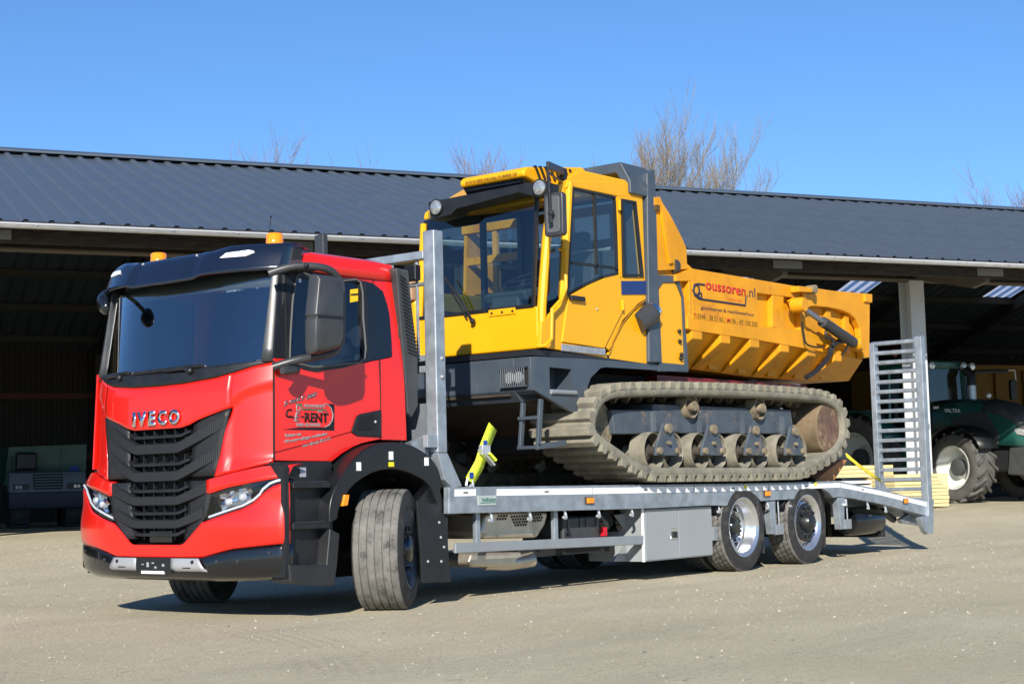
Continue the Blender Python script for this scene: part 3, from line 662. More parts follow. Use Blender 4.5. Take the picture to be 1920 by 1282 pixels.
ROOFS = [(-0.912,-0.993,2.708),(-0.506,-1.007,2.704),(-0.05,-1.023,2.699),(0.174,-1.031,2.702),(0.159,-1.027,2.735),(-0.039,-1.02,2.739),(-0.39,-1.008,2.736),(-0.91,-0.991,2.732)]
side_face('roof_rail', ROOFS, RED, .004)
FRO = [(-1,-0.997,2.618),(-0.684,-1.01,2.596),(-0.406,-1.021,2.582),(-0.152,-1.03,2.574),(-0.162,-1.056,2.265),(-0.192,-1.083,1.936),(-0.477,-1.077,1.871),(-0.754,-1.067,1.832),(-0.862,-1.063,1.844),(-0.989,-1.059,1.875),(-1.041,-1.057,1.904)]
FRI = [(-0.895,-1.007,2.545),(-0.689,-1.014,2.55),(-0.408,-1.023,2.557),(-0.218,-1.029,2.56),(-0.221,-1.055,2.262),(-0.242,-1.08,1.956),(-0.476,-1.076,1.904),(-0.754,-1.067,1.868),(-0.862,-1.063,1.876),(-0.968,-1.06,1.892),(-1.019,-1.057,1.913)]
b = B(); n = len(FRO); b.add([(p[0], p[1] - .006, p[2]) for p in FRO] + [(p[0], p[1] - .006, p[2]) for p in FRI], [(k, (k + 1) % n, n + (k + 1) % n, n + k) for k in range(n)]); b.build('window_frame', BLK, door, solid=.022, smooth=0)
b = B(); b.poly([(p[0], p[1] + .006, p[2]) for p in FRI]); b.build('window_glass', GLASS, door, smooth=0)
b = B(); b.tube(spline([(p[0], p[1] - .019, p[2]) for p in FRI], 3, True) + [(FRI[0][0], FRI[0][1] - .019, FRI[0][2])], .008, 6, False); b.build('window_seal', mat('seal_grey', (.10, .10, .10), .5), door)
PIL = [(-1.039,-0.997,2.602),(-1,-0.997,2.618),(-1.013,-1.056,1.922),(-1.041,-1.057,1.896),(-1.16,-1.052,1.911)]
side_face('door_pillar_trim', PIL, BLK, .004, door, .02)
QUART = [(-0.146,-1.03,2.574),(-0.07,-1.034,2.563),(-0.042,-1.036,2.548),(0.031,-1.042,2.507),(0.067,-1.052,2.406),(0.082,-1.06,2.324),(0.082,-1.078,2.109),(0.074,-1.088,1.988),(-0.061,-1.086,1.958),(-0.192,-1.083,1.938)]
side_face('quarter_panel', QUART, BLKG, -.003, TR, .02)
SE_ = [(-1.16,-1.053,1.899),(-1.163,-1.053,1.667),(-1.165,-1.053,1.412),(-1.167,-1.053,1.17)]
b = B(); b.tube([(p[0] - .004, p[1] - .003, p[2]) for p in SE_], .008, 6); b.build('door_gap', mat('gap_black', (.006, .004, .004), .8), TR)
SE_ = [(-0.059,-1.087,1.948),(-0.066,-1.091,1.559),(-0.069,-1.091,1.333)]
b = B(); b.tube([(p[0] + .002, p[1] - .002, p[2]) for p in SE_], .006, 6); b.build('door_gap', MATS['gap_black'], TR)
SE_ = [(-0.057,-1.024,2.685),(-0.066,-1.033,2.572)]
b = B(); b.tube([(p[0] + .002, p[1] - .003, p[2]) for p in SE_], .006, 6); b.build('door_gap', MATS['gap_black'], TR)
# crease line and handle recess
CRE = [(-1.166,-1.053,1.225),(-1.031,-1.058,1.252),(-0.71,-1.069,1.317),(-0.397,-1.079,1.382)]
b = B(); b.tube([(p[0], p[1] - .007, p[2]) for p in CRE], .005, 6); b.build('door_crease', mat('crease_shade_red', (.25, .004, .003), .5), door)  # shade along the crease, painted as a thin darker red line
HR = [(-0.397,-1.079,1.38),(-0.338,-1.081,1.5),(-0.297,-1.083,1.522),(-0.072,-1.091,1.559),(-0.077,-1.09,1.345),(-0.341,-1.081,1.352)]
hd = side_face('door_handle', HR, BLK, -.012, door, .02, .006)
HI = [(-0.334,-1.082,1.397),(-0.321,-1.082,1.476),(-0.28,-1.083,1.501),(-0.158,-1.088,1.524),(-0.113,-1.089,1.466),(-0.173,-1.087,1.399)]
b = B(); b.poly([(p[0], p[1] - .024, p[2]) for p in HI]); b.build('grip', mat('recess_black', (.004, .004, .005), .5), hd, solid=.004, smooth=0)
q = [(-0.148,-1.088,1.462),(-0.125,-1.089,1.441)]
b = B(); b.ball((q[0][0], q[0][1] - .028, q[0][2]), .012, 10, 6); b.build('lock', SILV, hd)
for uv in [(-0.453,-1.016,2.621),(-0.379,-1.019,2.619),(-0.299,-1.022,2.617)]:
    b = B(); b.ball((uv[0], uv[1] - .006, uv[2]), .012, 8, 6); b.build('roof_plug', BLK, TR)
# lettering on the door
OFF = -.0085
def dpt(p): return Vector((p[0], p[1] + OFF, p[2]))
T = [(-1.078,-1.056,1.582),(-0.747,-1.067,1.667),(-1.078,-1.056,1.563),(-0.747,-1.067,1.647)]
text('door_lettering', 'S-WAY 360', mat('badge_metal', (.30, .31, .33), .25, .8), door, dpt(T[2]), dpt(T[3]) - dpt(T[2]), (0, 0, 1), h=.036, w=(dpt(T[3]) - dpt(T[2])).length, shear=.35, depth=.003, bold=.03)
T = [(-1.058,-1.057,1.48),(-0.99,-1.059,1.481)]
text('door_lettering', 'C', BLKI, door, dpt(T[0]), (1, 0, .02), (0, 0, 1), h=.066, w=.066, shear=.2, bold=.02)
T = [(-0.975,-1.06,1.454),(-0.906,-1.062,1.455)]; text('door_lettering', 'E', GINK, door, dpt(T[0]), (1, 0, .02), (0, 0, 1), h=.066, w=.060, shear=.25, bold=.02)
T = [(-0.993,-1.059,1.485),(-0.895,-1.062,1.491)]
for t in T:
    b = B(); b.box(t[0] - .008, t[0] + .014, t[1] - .013, t[1] - .007, t[2] - .006, t[2] + .006); b.build('door_lettering', BLKI, door)
T = [(-0.869,-1.063,1.451),(-0.63,-1.071,1.451)]; text('door_lettering', 'RENT', BLKI, door, dpt(T[0]), dpt(T[1]) - dpt(T[0]), (0, 0, 1), h=.070, w=(dpt(T[1]) - dpt(T[0])).length, bold=.025)
T = [(-0.953,-1.06,1.53),(-0.907,-1.062,1.531)]; text('door_lettering', 'D', GINK, door, dpt(T[0]), (1, 0, 0), (0, 0, 1), h=.05, w=.048, bold=.01)
T = [(-0.878,-1.063,1.563),(-0.661,-1.07,1.564)]; text('door_lettering', 'VELDHUIZEN', GINK, door, dpt(T[0]), dpt(T[1]) - dpt(T[0]), (0, 0, 1), h=.022, w=.21)
T = [(-0.738,-1.068,1.526),(-0.684,-1.07,1.527)]; text('door_lettering', 'B.V.', GINK, door, dpt(T[0]), (1, 0, 0), (0, 0, 1), h=.018, w=.055)
T = [(-0.954,-1.06,1.419),(-0.718,-1.068,1.421)]; text('door_lettering', '088-4230602', GINK, door, dpt(T[0]), dpt(T[1]) - dpt(T[0]), (0, 0, 1), h=.024, w=.24)
T = [(-1.071,-1.056,1.335),(-0.913,-1.062,1.351),(-1.072,-1.056,1.287),(-0.654,-1.071,1.349),(-0.899,-1.062,1.256),(-0.6,-1.072,1.317)]
text('door_lettering', 'Verhuur van', GINK, door, dpt(T[0]), dpt(T[1]) - dpt(T[0]), (0, 0, 1), h=.026, w=.16)
text('door_lettering', '150 tonner-oplegger combinaties', GINK, door, dpt(T[2]), dpt(T[3]) - dpt(T[2]), (0, 0, 1), h=.03, w=.43)
text('door_lettering', 'voor rijbewijs BE & CE', GINK, door, dpt(T[4]), dpt(T[5]) - dpt(T[4]), (0, 0, 1), h=.03, w=.29)
LG = [(-0.644,-1.071,1.592),(-0.567,-1.074,1.592),(-0.571,-1.073,1.391),(-1.08,-1.056,1.393),(-0.923,-1.061,1.411),(-0.675,-1.07,1.414),(-0.62,-1.072,1.435),(-0.586,-1.073,1.484),(-0.585,-1.073,1.533),(-0.606,-1.072,1.569)]
b = B(); b.poly([(p[0], p[1] - .009, p[2]) for p in LG]); b.build('logo_frame', BLKI, door, solid=.003, smooth=0)
LG = [(-0.952,-1.06,1.581),(-0.899,-1.062,1.583),(-0.889,-1.063,1.547),(-0.667,-1.07,1.547),(-0.645,-1.071,1.532)]
b = B(); b.tube([(p[0], p[1] - .009, p[2]) for p in LG], .0055, 5); b.build('logo_line', GRN, door)
LG = [(-0.666,-1.07,1.594),(-0.633,-1.071,1.585),(-0.601,-1.072,1.561),(-0.582,-1.073,1.512),(-0.591,-1.073,1.468),(-0.625,-1.072,1.431),(-0.669,-1.07,1.414)]
b = B(); b.tube([(p[0], p[1] - .011, p[2]) for p in LG], .004, 5); b.build('logo_line', GINK, door)
ST = [(-0.317,-1.031,2.497),(-0.232,-1.033,2.512),(-0.242,-1.041,2.413),(-0.328,-1.04,2.394)]
b = B(); b.poly([(p[0], p[1] + .002, p[2]) for p in ST]); stk = b.build('window_sticker', mat('yellow_sticker', (.75, .48, .01), .5), door, solid=.002, smooth=0)
ST = [(-0.321,-1.034,2.462),(-0.239,-1.036,2.473),(-0.24,-1.037,2.46),(-0.322,-1.035,2.45)]
b = B(); b.poly([(p[0], p[1] - .003, p[2]) for p in ST]); b.build('sticker_print', BLKI, stk, smooth=0, solid=.001)
# ---- mirrors
mr = empty('mirror', (-.95, -1.05, 1.9), 0, TR)
def rbox(x0, x1, y0, y1, z0, z1): return B().box(x0, x1, y0, y1, z0, z1)
MP = [(-1.115,2.514),(-0.935,2.515),(-0.857,2.506),(-0.836,2.428),(-0.845,2.03),(-0.879,1.969),(-1.056,1.925),(-1.153,1.916),(-1.168,1.954),(-1.165,2.168),(-1.148,2.188),(-1.164,2.206)]
b = B(); g = []
pts = [(x, z) for x, z in MP]
cx_ = sum(p[0] for p in pts) / len(pts); cz_ = sum(p[1] for p in pts) / len(pts)
for dy, sc in ((.05, .94), (.035, .98), (0, .98), (-.035, .95), (-.06, .86), (-.07, .70)):
    g.append([(cx_ + (x - cx_) * sc, -1.43 + dy, cz_ + (z - cz_) * sc) for x, z in pts])
b.grid(g, True); b.add(g[0], [tuple(range(len(pts)))]); b.add(g[-1], [tuple(range(len(pts)))]); b.build('housing', GREYP, mr, smooth=60, bevel=.012)
b = B(); b.box(MP[8][0] + .02, MP[4][0] - .03, -1.498, -1.51, 2.19, 2.205); b.build('split_line', BLK, mr)
AP = [(-1.236,-1.34,2.536),(-1.091,-1.34,2.589),(-0.899,-1.34,2.579),(-0.771,-1.34,2.514),(-0.734,-1.34,2.425),(-0.74,-1.34,2.123),(-0.765,-1.34,2.022),(-0.856,-1.34,1.949),(-1.076,-1.34,1.899),(-1.205,-1.34,1.847)]
b = B(); b.tube(spline([(p[0], p[1] + (.25 if i in (0, 9) else .12 if i in (1, 8) else 0), p[2]) for i, p in enumerate(AP)], 4), .030, 10); b.build('arm', GREYP, mr, smooth=60)
b = B(); b.box(-1.06, -.86, -1.30, -1.00, 2.575, 2.605); b.build('bracket', BLK, mr, bevel=.01)
q = [(-1.234,-1.22,1.811),(-1.036,-1.22,1.831)]
b = B(); b.tube([(q[0][0], q[0][1], q[0][2]), (q[0][0] + .04, -1.22, q[0][2] + .004), (q[1][0], -1.16, q[1][2]), (q[1][0] + .05, -1.09, q[1][2])], [.026, .034, .034, .028], 12); b.build('camera_arm', GREYP, mr, smooth=60)
# kerb mirrors at the far top corner
km = empty('kerb_mirror', (-1.15, 1.1, 2.5), 0, TR)
KM = Vector((-1.43, .60, 2.45))
b = B(); b.ball((0, 0, 0), .1, 18, 12, (.45, .95, .80)); b.v = [(KM.x + x + .25 * y, KM.y + y, KM.z + z + .45 * y * (1 if y < 0 else .6)) for x, y, z in b.v]; b.build('mirror_head', BLKG, km, smooth=80)
b = B(); b.tube(spline([(-1.17, .86, 2.60), (-1.30, .76, 2.56), (-1.42, .66, 2.50)], 4), .020, 8); b.build('arm', BLK, km)
# wipers
for y0, y1 in ((.50, .93), (-.36, .16)):
    W = empty('wiper', (-1.36, y0, 1.86), 0, TR)
    def wp_(y, z, o): return (xf(y, z) - o, y, z)
    b = B(); b.tube([wp_(y0, 1.85, .012), wp_(y0 + .05, 1.885, .03), wp_(lerp(y0, y1, .55), 1.878, .022)], [.022, .018, .012], 8); b.ball(wp_(y0, 1.86, .02), .026, 10, 6); b.build('arm', BLK, W)
    b = B(); b.tube([wp_(y0 - .10, 1.896, .008), wp_(lerp(y0, y1, .5), 1.888, .010), wp_(y1 + .16, 1.880, .008)], .015, 6); b.build('blade', BLK, W)
# ---- rear-corner wind deflector with louvres
DP = [(0.13,-1.1,2.703),(0.276,-1.1,2.695),(0.302,-1.1,2.466),(0.367,-1.1,2.001),(0.362,-1.1,1.603),(0.282,-1.1,1.502),(0.238,-1.1,1.536),(0.209,-1.1,1.856),(0.174,-1.1,2.198)]
df = empty('wind_deflector', (.2, -1.1, 1.5), 0, TR)
b = B(); b.prism([(p[0], p[2]) for p in DP], 'y', -1.115, -.95); b.build('panel', GREYP, df, bevel=.012)
for i in range(22):
    t = i / 21; a = (lerp(DP[0][0] + .035, DP[3][0] - .125, t), lerp(DP[0][2] - .06, DP[3][2] + .03, t))
    b = B(); b.bar((a[0], -1.119, a[1]), (a[0] + lerp(.075, .125, t), -1.119, a[1] - .03), .010, .012); b.build('louvre', BLK, df)
# ---- wheel arch, steps, mud flap
AO = [(-0.787,0.694),(-0.779,0.816),(-0.744,0.914),(-0.657,1.032),(-0.499,1.183),(-0.339,1.264),(-0.146,1.298),(0.112,1.283),(0.294,1.22),(0.37,1.177),(0.459,1.083),(0.494,0.954)]
AI = [(-0.703,0.723),(-0.684,0.794),(-0.644,0.852),(-0.556,0.95),(-0.433,1.021),(-0.278,1.072),(-0.097,1.091),(0.069,1.069),(0.212,1.026),(0.326,0.969),(0.388,0.892),(0.424,0.806)]
b = B()
AO = spline(AO, 4); AI = spline(AI, 4)
n = len(AO); V_ = []; Fc = []
for y in (-1.235, -.62):
    V_ += [(p[0], y, p[1]) for p in AO] + [(p[0], y, p[1]) for p in AI]
for k in range(n - 1): Fc += [(k, k + 1, n + k + 1, n + k), (n + k, n + k + 1, 3 * n + k + 1, 3 * n + k), (k, 2 * n + k, 2 * n + k + 1, k + 1)]
Fc += [(0, n, 3 * n, 2 * n), (n - 1, 3 * n - 1, 4 * n - 1, 2 * n - 1)]
b.add(V_, Fc); AR = b.build('wheel_arch', mat('arch_plastic', (.009, .010, .012), .33, var=.15), TR, smooth=40, bevel=.018, seg=3)
m2 = B(); m2.v = [(x, -y, z) for x, y, z in b.v]; m2.f = b.f; m2.build('wheel_arch', MATS['arch_plastic'], TR, smooth=40)
for p in [(-0.47,1.114),(-0.108,1.195),(0.307,1.148)]:
    b = B(); b.box(p[0] - .022, p[0] + .022, -1.242, -1.236, p[1] - .032, p[1] + .032); b.build('reflector_square', WHITE, TR)
p = [(-0.107,1.128)][0]; b = B(); b.box(p[0] - .028, p[0] + .028, -1.242, -1.236, p[1] - .018, p[1] + .018); b.build('yellow_sticker', mat('sticker_lime', (.7, .65, .02), .5), TR)
p = [(-0.659,0.868),(-0.573,0.902),(-0.592,0.827)]
b = B(); b.prism([(p[0][0] + .0, p[0][1] - .05), (p[0][0] + .055, p[0][1] - .045), (p[0][0] + .075, p[0][1] + .035), (p[0][0] + .02, p[0][1] + .035)], 'y', -1.25, -1.22); b.build('side_marker', AMBER, TR, bevel=.006)
FL = [(0.237,0.832),(0.467,0.977),(0.536,0.89),(0.594,0.63),(0.633,0.178),(0.282,0.191),(0.276,0.41)]
b = B(); b.prism(FL, 'y', -1.19, -1.165); b.build('mud_flap_guard', BLK, TR, bevel=.006)
for s in (-1, 1):
    b = B(); b.box(.60, .615, min(.70 * s, 1.18 * s), max(.70 * s, 1.18 * s), .20, .95); b.build('mud_flap', RUB, TR)
for p in [(0.499,0.659),(0.515,0.539),(0.515,0.347),(0.353,0.355),(0.552,0.46)]:
    b = B(); b.ball((p[0], -1.192, p[1]), .012, 8, 5); b.build('bolt', SILV, TR)
ST = [(-1.183,1.142),(-0.742,1.14),(-0.767,0.694),(-0.671,0.714),(-0.693,0.233),(-0.87,0.241),(-1.191,0.284)]
b = B(); b.box(ST[0][0], ST[1][0] + .1, -1.12, -.86, .30, 1.155); b.build('step_well', BLK, TR)
SB = [(-1.193,0.414),(-1.175,0.283),(-0.88,0.245),(-0.731,0.236),(-0.7,0.379),(-0.667,0.615),(-0.772,0.658),(-0.811,0.393)]
b = B(); b.prism(SB, 'y', -1.225, -1.0); b.build('step_box', mat('step_plastic', (.018, .019, .021), .45, var=.15), TR, bevel=.012)
for zpx in (904, 981, 1063):
    q = [(-1.133,1.003),(-0.779,0.998),(-1.138,0.706),(-0.796,0.702),(-1.143,0.392),(-0.813,0.381)]
    i = {904: 0, 981: 2, 1063: 4}[zpx]
    b = B(); b.box(q[i][0], q[i + 1][0] + .03, -1.215, -.95, q[i][1] - .045, q[i][1]); s_ = b.build('step', BLK, TR, bevel=.008)
    b = B(); b.box(q[i][0] + .03, q[i + 1][0], -1.205, -1.02, q[i][1] + .001, q[i][1] + .006); b.build('tread', GREYP, s_)
q = [(-0.946,1.077)][0]
b = B(); b.box(q[0] - .03, q[0] + .03, -1.127, -1.121, q[1] - .035, q[1] + .035); b.build('reflector_square', mat('grey_reflector', (.3, .33, .38), .4), TR)
b = B(); b.box(ST[0][0] - .02, ST[0][0] + .02, -1.2, -.9, .32, 1.13); b.build('step_side', BLK, TR)
for s in (-1, 1):
    b = B(); b.box(-.62, .75, min(.64 * s, .55 * s), max(.64 * s, .55 * s), .25, 1.15); b.build('inner_arch', DARKM, TR)
b = B(); b.box(-1.10, -.65, .85, 1.15, .40, 1.15); b.build('step_well', BLK, TR)
# ---- cab interior
b = B(); b.prism([(-1.12, 1.75), (-1.0, 1.88), (-.78, 1.86), (-.70, 1.55), (-.8, 1.2), (-1.1, 1.2)], 'y', -.92, .92); b.build('dashboard', DGREY, TR, bevel=.03)
for yc in (-.55, .55):
    st_ = empty('seat', (-.25, yc, 1.2), 0, TR)
    b = B(); b.box(-.50, -.02, yc - .25, yc + .25, 1.45, 1.60); b.build('cushion', DGREY, st_, bevel=.04)
    b = B(); b.prism([(-.06, 1.55), (.08, 1.55), (.14, 2.25), (.03, 2.27)], 'y', yc - .24, yc + .24); b.build('backrest', DGREY, st_, bevel=.04)
    b = B(); b.box(.03, .13, yc - .14, yc + .14, 2.28, 2.46); b.build('headrest', DGREY, st_, bevel=.04)
b = B(); rows = []
for k in range(24):
    a = 2 * math.pi * k / 24; rows.append([(-.70 + .21 * math.sin(a) * .45 + .016 * math.cos(t) * math.sin(a), -.55 + (.21 + .016 * math.cos(t)) * math.cos(a), 1.90 + .21 * math.sin(a) * .85 + .016 * math.sin(t)) for t in [2 * math.pi * j / 6 for j in range(6)]])
rows.append(rows[0]); b.grid(rows, True); b.bar((-.70, -.75, 1.9), (-.70, -.35, 1.9), .03, .03); b.tube([(-.70, -.55, 1.9), (-.95, -.55, 1.7)], .03, 8); b.build('steering_wheel', BLK, TR)
# ================================================================== lorry: wheels
RIMB = mat('steel_rim', (.16, .19, .23), .35, .5, var=.15, vscale=10)
def wheel(parent, c, R, w, style, rz=0, grooves=5, dual=False):
    W = empty('wheel', c, rz, parent, local=True); h = w / 2
    side = [(.288, -.80 * h), (.30, -.98 * h), (.335, -1.04 * h), (R - .10, -1.05 * h), (R - .045, -.99 * h), (R - .012, -.90 * h)]
    for nm, off in (('tyre', 0),) + ((('tyre', w + .045),) if dual else ()):
        b = B(); b.lathe([(r, y + off) for r, y in side], n=56); b.lathe([(r, -y + off) for r, y in side], n=56); b.build(nm, RUB, W, smooth=50)
        tp = [(R - .012, -.90 * h), (R - .003, -.85 * h)]
        for k in range(grooves):
            y = lerp(-.62, .62, k / (grooves - 1)) * h; g = .0055; tp += [(R, y - g - .006), (R - .002, y - g), (R - .014, y - g * .7), (R - .014, y + g * .7), (R - .002, y + g), (R, y + g + .006)]
        tp += [(R - .003, .85 * h), (R - .012, .90 * h)]
        b = B(); b.lathe([(r, y + off) for r, y in tp], n=72); b.build('tread', TREAD, W, smooth=30)
        # sipes cut across the tread ribs
        if style != 'front':
            b = B()
            for k in range(44):
                a = 2 * math.pi * k / 44
                for j in range(-2, 3):
                    aa = a + j * .045; y0 = j * .30 * h - .12 * h + off; y1 = y0 + .24 * h
                    b.bar((R * math.cos(aa) * 1.0005, y0, R * math.sin(aa) * 1.0005), (R * math.cos(aa + .05) * 1.0005, y1, R * math.sin(aa + .05) * 1.0005), .004, .010, (math.cos(aa), 0, math.sin(aa)))
            tag(b.build('tread_sipes', RUB, W, smooth=0), kind='stuff')
    rm = {'front': RIMB, 'deep': ALU, 'hub': ALU}[style]
    dp = {'front': .055, 'deep': .16, 'hub': .035}[style]
    b = B(); b.lathe([(.288, -.78 * h), (.302, -.93 * h), (.309, -.99 * h), (.303, -1.01 * h), (.290, -.97 * h), (.272, -.88 * h), (.262, -.80 * h), (.252, -h + dp + .01), (.235, -h + dp + .028), (.205, -h + dp + .018), (.15, -h + dp), (.10, -h + dp + .004)], n=64); b.build('rim', rm, W, smooth=40)
    if dual:
        b = B(); b.lathe([(.288, .78 * h), (.302, .98 * h), (.26, .85 * h), (.25, 0)], n=48); b.build('rim', rm, W, smooth=40)
    hz = -h + dp
    if style == 'deep':
        b = B(); b.lathe([(.155, hz - .003), (.13, hz - .004), (.10, hz), (.095, hz - .05), (.07, hz - .075), (0, hz - .08)], n=32); b.build('hub', BLKG, W, smooth=40)
        hole = B().lathe([(0, 0), (.030, 0), (.033, .006)], n=16).mesh('hand_hole'); hole.materials.append(mat('hole_dark', (.004, .004, .004), .8))
        for k in range(10):
            a = 2 * math.pi * (k + .5) / 10; link_part('hand_hole', hole, W, (.200 * math.cos(a), hz + .008, .200 * math.sin(a)))
    elif style == 'hub':
        b = B(); b.lathe([(.215, hz - .004), (.195, hz - .014), (.16, hz - .016), (.11, hz - .012), (.105, hz - .05), (.085, hz - .085), (.04, hz - .10), (0, hz - .102)], n=40); b.build('hub', mat('hub_black', (.014, .015, .017), .35, var=.2), W, smooth=30)
        hole = B().lathe([(0, 0), (.011, 0), (.013, .006)], n=10).mesh('hand_hole'); hole.materials.append(mat('hole_dark', (.004, .004, .004), .8))
        for k in range(20):
            a = 2 * math.pi * (k + .5) / 20; link_part('hand_hole', hole, W, (.240 * math.cos(a), hz + .012, .240 * math.sin(a)))
    else:
        b = B(); b.lathe([(.15, hz - .002), (.12, hz - .01), (.11, hz - .055), (.09, hz - .07), (0, hz - .075)], n=32); b.build('hub', BLKG, W, smooth=40)
    nut = B().lathe([(.019, .012), (.019, -.006), (.014, -.03), (0, -.032)], n=8).mesh('wheel_nut'); nut.materials.append(BLKG if style != 'deep' else CHROME)
    for k in range(10):
        a = 2 * math.pi * k / 10; r = .150 if style == 'deep' else .165; link_part('wheel_nut', nut, W, (r * math.cos(a), hz - .012, r * math.sin(a)))
    return W
AX1, AX2, AX3 = 0.0, 5.225, 6.62
wheel(TR, (0, -1.075, .468), .468, .385, 'front', rad(31.5))
wheel(TR, (0, 1.075, .468), .468, .385, 'front', rad(27 + 180))
wheel(TR, (AX2, -1.125, .455), .455, .27, 'deep', 0, 4, True)
wheel(TR, (AX2, 1.125, .455), .455, .27, 'deep', rad(180), 4, True)
wheel(TR, (AX3, -1.115, .455), .455, .29, 'hub', 0, 4)
wheel(TR, (AX3, 1.115, .455), .455, .29, 'hub', rad(180), 4)
for x in (AX1, AX2, AX3):
    b = B(); b.tube([(x, -.9, .45), (x, .9, .45)], .07, 12); b.ball((x, 0, .45), .2, 16, 10); b.build('axle', DARKM, TR)

# ================================================================== lorry: chassis and side fittings
for s in (-1, 1):
    b = B(); b.box(-.8, 8.6, min(.34 * s, .42 * s), max(.34 * s, .42 * s), .52, .80); b.build('frame_rail', DARKM, TR)
b = B()
for x in (.7, 1.8, 3.0, 4.2, 5.9, 7.3, 8.5): b.box(x, x + .1, -.36, .36, .55, .78)
b.build('cross_members', DARKM, TR)
# silencer box with punched heat shield
EX = empty('exhaust_silencer', (1.3, -.9, .6), 0, TR)
SA = [(1.261,0.707),(1.384,0.73),(2.124,0.71),(2.17,0.685),(2.118,0.577),(1.997,0.474),(1.254,0.495),(1.206,0.542)]
b = B(); b.prism(SA, 'y', -1.04, -.45); b.build('body', mat('stainless_shield', (.55, .50, .42), .34, .7, var=.14, vscale=7), EX, bevel=.10, seg=5)
SB2 = [(1.111,0.385),(1.81,0.36),(1.784,0.278),(1.685,0.238),(1.128,0.264),(1.067,0.303)]
b = B(); b.prism(SB2, 'y', -1.02, -.5); b.build('heat_shield', MATS['stainless_shield'], EX, bevel=.03, seg=3)
b = B(); x0, x1 = SA[1][0], SA[2][0]
def holes(b, xa, xb, za, zb, y, st=.034, cut=None):
    n = int((xb - xa) / st); m_ = int((zb - za) / (st * .7))
    for j in range(m_):
        for i in range(n):
            x = xa + (i + .5 * (j % 2)) * st; z = za + j * st * .7
            if cut and not cut(x, z): continue
            b.lathe([(.0005, y - .003), (.0125, y - .003)], (x, 0, z), 'y', 6)
mx_ = (x0 + x1) / 2
holes(b, mx_ - .18, mx_ + .18, SA[4][1] + .02, SA[1][1] - .02, -1.041, .036, lambda x, z: abs(x - mx_) < .09 + (z - SA[4][1]) * .45)
holes(b, x0 + .05, x0 + .20, SA[4][1] + .08, SA[1][1] - .02, -1.041, .036, lambda x, z: True)
holes(b, x1 - .19, x1 - .04, SA[4][1] + .05, SA[1][1] - .02, -1.041, .036, lambda x, z: True)
holes(b, SB2[0][0] + .08, SB2[1][0] - .06, SB2[4][1] + .06, SB2[0][1] - .02, -1.021, .045, lambda x, z: abs(z - .32) > .03)
tag(b.build('shield_holes', mat('hole_dark2', (.01, .009, .008), .8), EX, smooth=0, fix=False), kind='stuff')
b = B(); q = [(1.512,-0.95,0.265),(1.925,-0.95,0.28)]; b.tube([(q[0][0] - .1, -.9, q[0][2] + .02), (q[0][0] + .15, -.95, q[0][2]), (q[1][0], -1.03, q[1][2] + .01)], [.06, .06, .065], 14); b.build('tail_pipe', MATS['stainless_shield'], EX)
# battery box, air tanks
BT = [(2.328,0.642),(2.9,0.624),(2.892,0.447),(2.32,0.47)]
b = B(); b.box(BT[0][0], BT[1][0], -1.08, -.6, .42, BT[0][1]); bt = b.build('battery_box', mat('box_grey', (.045, .048, .052), .5, var=.1), TR, bevel=.02)
for t in (.12, .45, .62, .9):
    b = B(); x = lerp(BT[0][0], BT[1][0], t); b.box(x - .012, x + .012, -1.088, -1.078, .44, BT[0][1] - .02); b.build('rib', GREYP, bt)
b = B(); q = [(2.909,0.505)][0]; b.box(q[0] - .02, q[0] + .03, -1.13, -1.09, q[1] - .05, q[1] + .03); b.build('red_tag', REDI, TR)
for px_ in (1130, 1165):
    q = [(3.226,0.625),(3.51,0.58)]; c = q[0 if px_ == 1130 else 1]
    b = B(); b.lathe([(0, -.95), (.10, -.95), (.13, -.92), (.13, -.35), (.1, -.32), (0, -.32)], (c[0], 0, c[1]), 'y', 24); b.build('air_tank', BLKG, TR)
b = B(); b.box(1.9, 3.3, -.95, -.5, .30, .42); b.build('under_tray', DARKM, TR)
# tool locker
TB = [(3.44,0.682),(3.412,0.2),(4.629,0.195),(4.662,0.686),(4.002,0.195),(4.032,0.681)]
b = B(); b.box(TB[0][0], TB[3][0], -1.21, -.55, .19, .685); tb = b.build('tool_locker', mat('locker_grey', (.27, .29, .305), .42, var=.05, vscale=2), TR, bevel=.004)
for xa, xb in ((TB[0][0] + .008, TB[5][0] - .005), (TB[5][0] + .005, TB[3][0] - .008)):
    b = B(); b.box(xa, xb, -1.218, -1.211, .200, .678); b.build('locker_door', MATS['locker_grey'], tb, bevel=.003)
q = [(3.934,0.436)][0]
b = B(); b.box(q[0] - .055, q[0] + .055, -1.226, -1.218, q[1] - .055, q[1] + .055); b.build('latch', CHROME, tb, bevel=.004)
b = B(); b.box(q[0] - .03, q[0] + .04, -1.24, -1.226, q[1] - .04, q[1] + .02); b.build('latch_handle', BLK, tb)
b = B(); b.tube([(TB[0][0] - .012, -1.2, .19), (TB[0][0] - .012, -1.2, .69)], .014, 8); b.build('corner_tube', WHITE, tb)
b = B(); b.prism([(3.278,0.638),(3.736,0.665),(3.708,0.188),(3.211,0.204),(3.493,0.453)], 'y', -1.0, -.97); b.build('locker_shield', MATS['locker_grey'], TR)
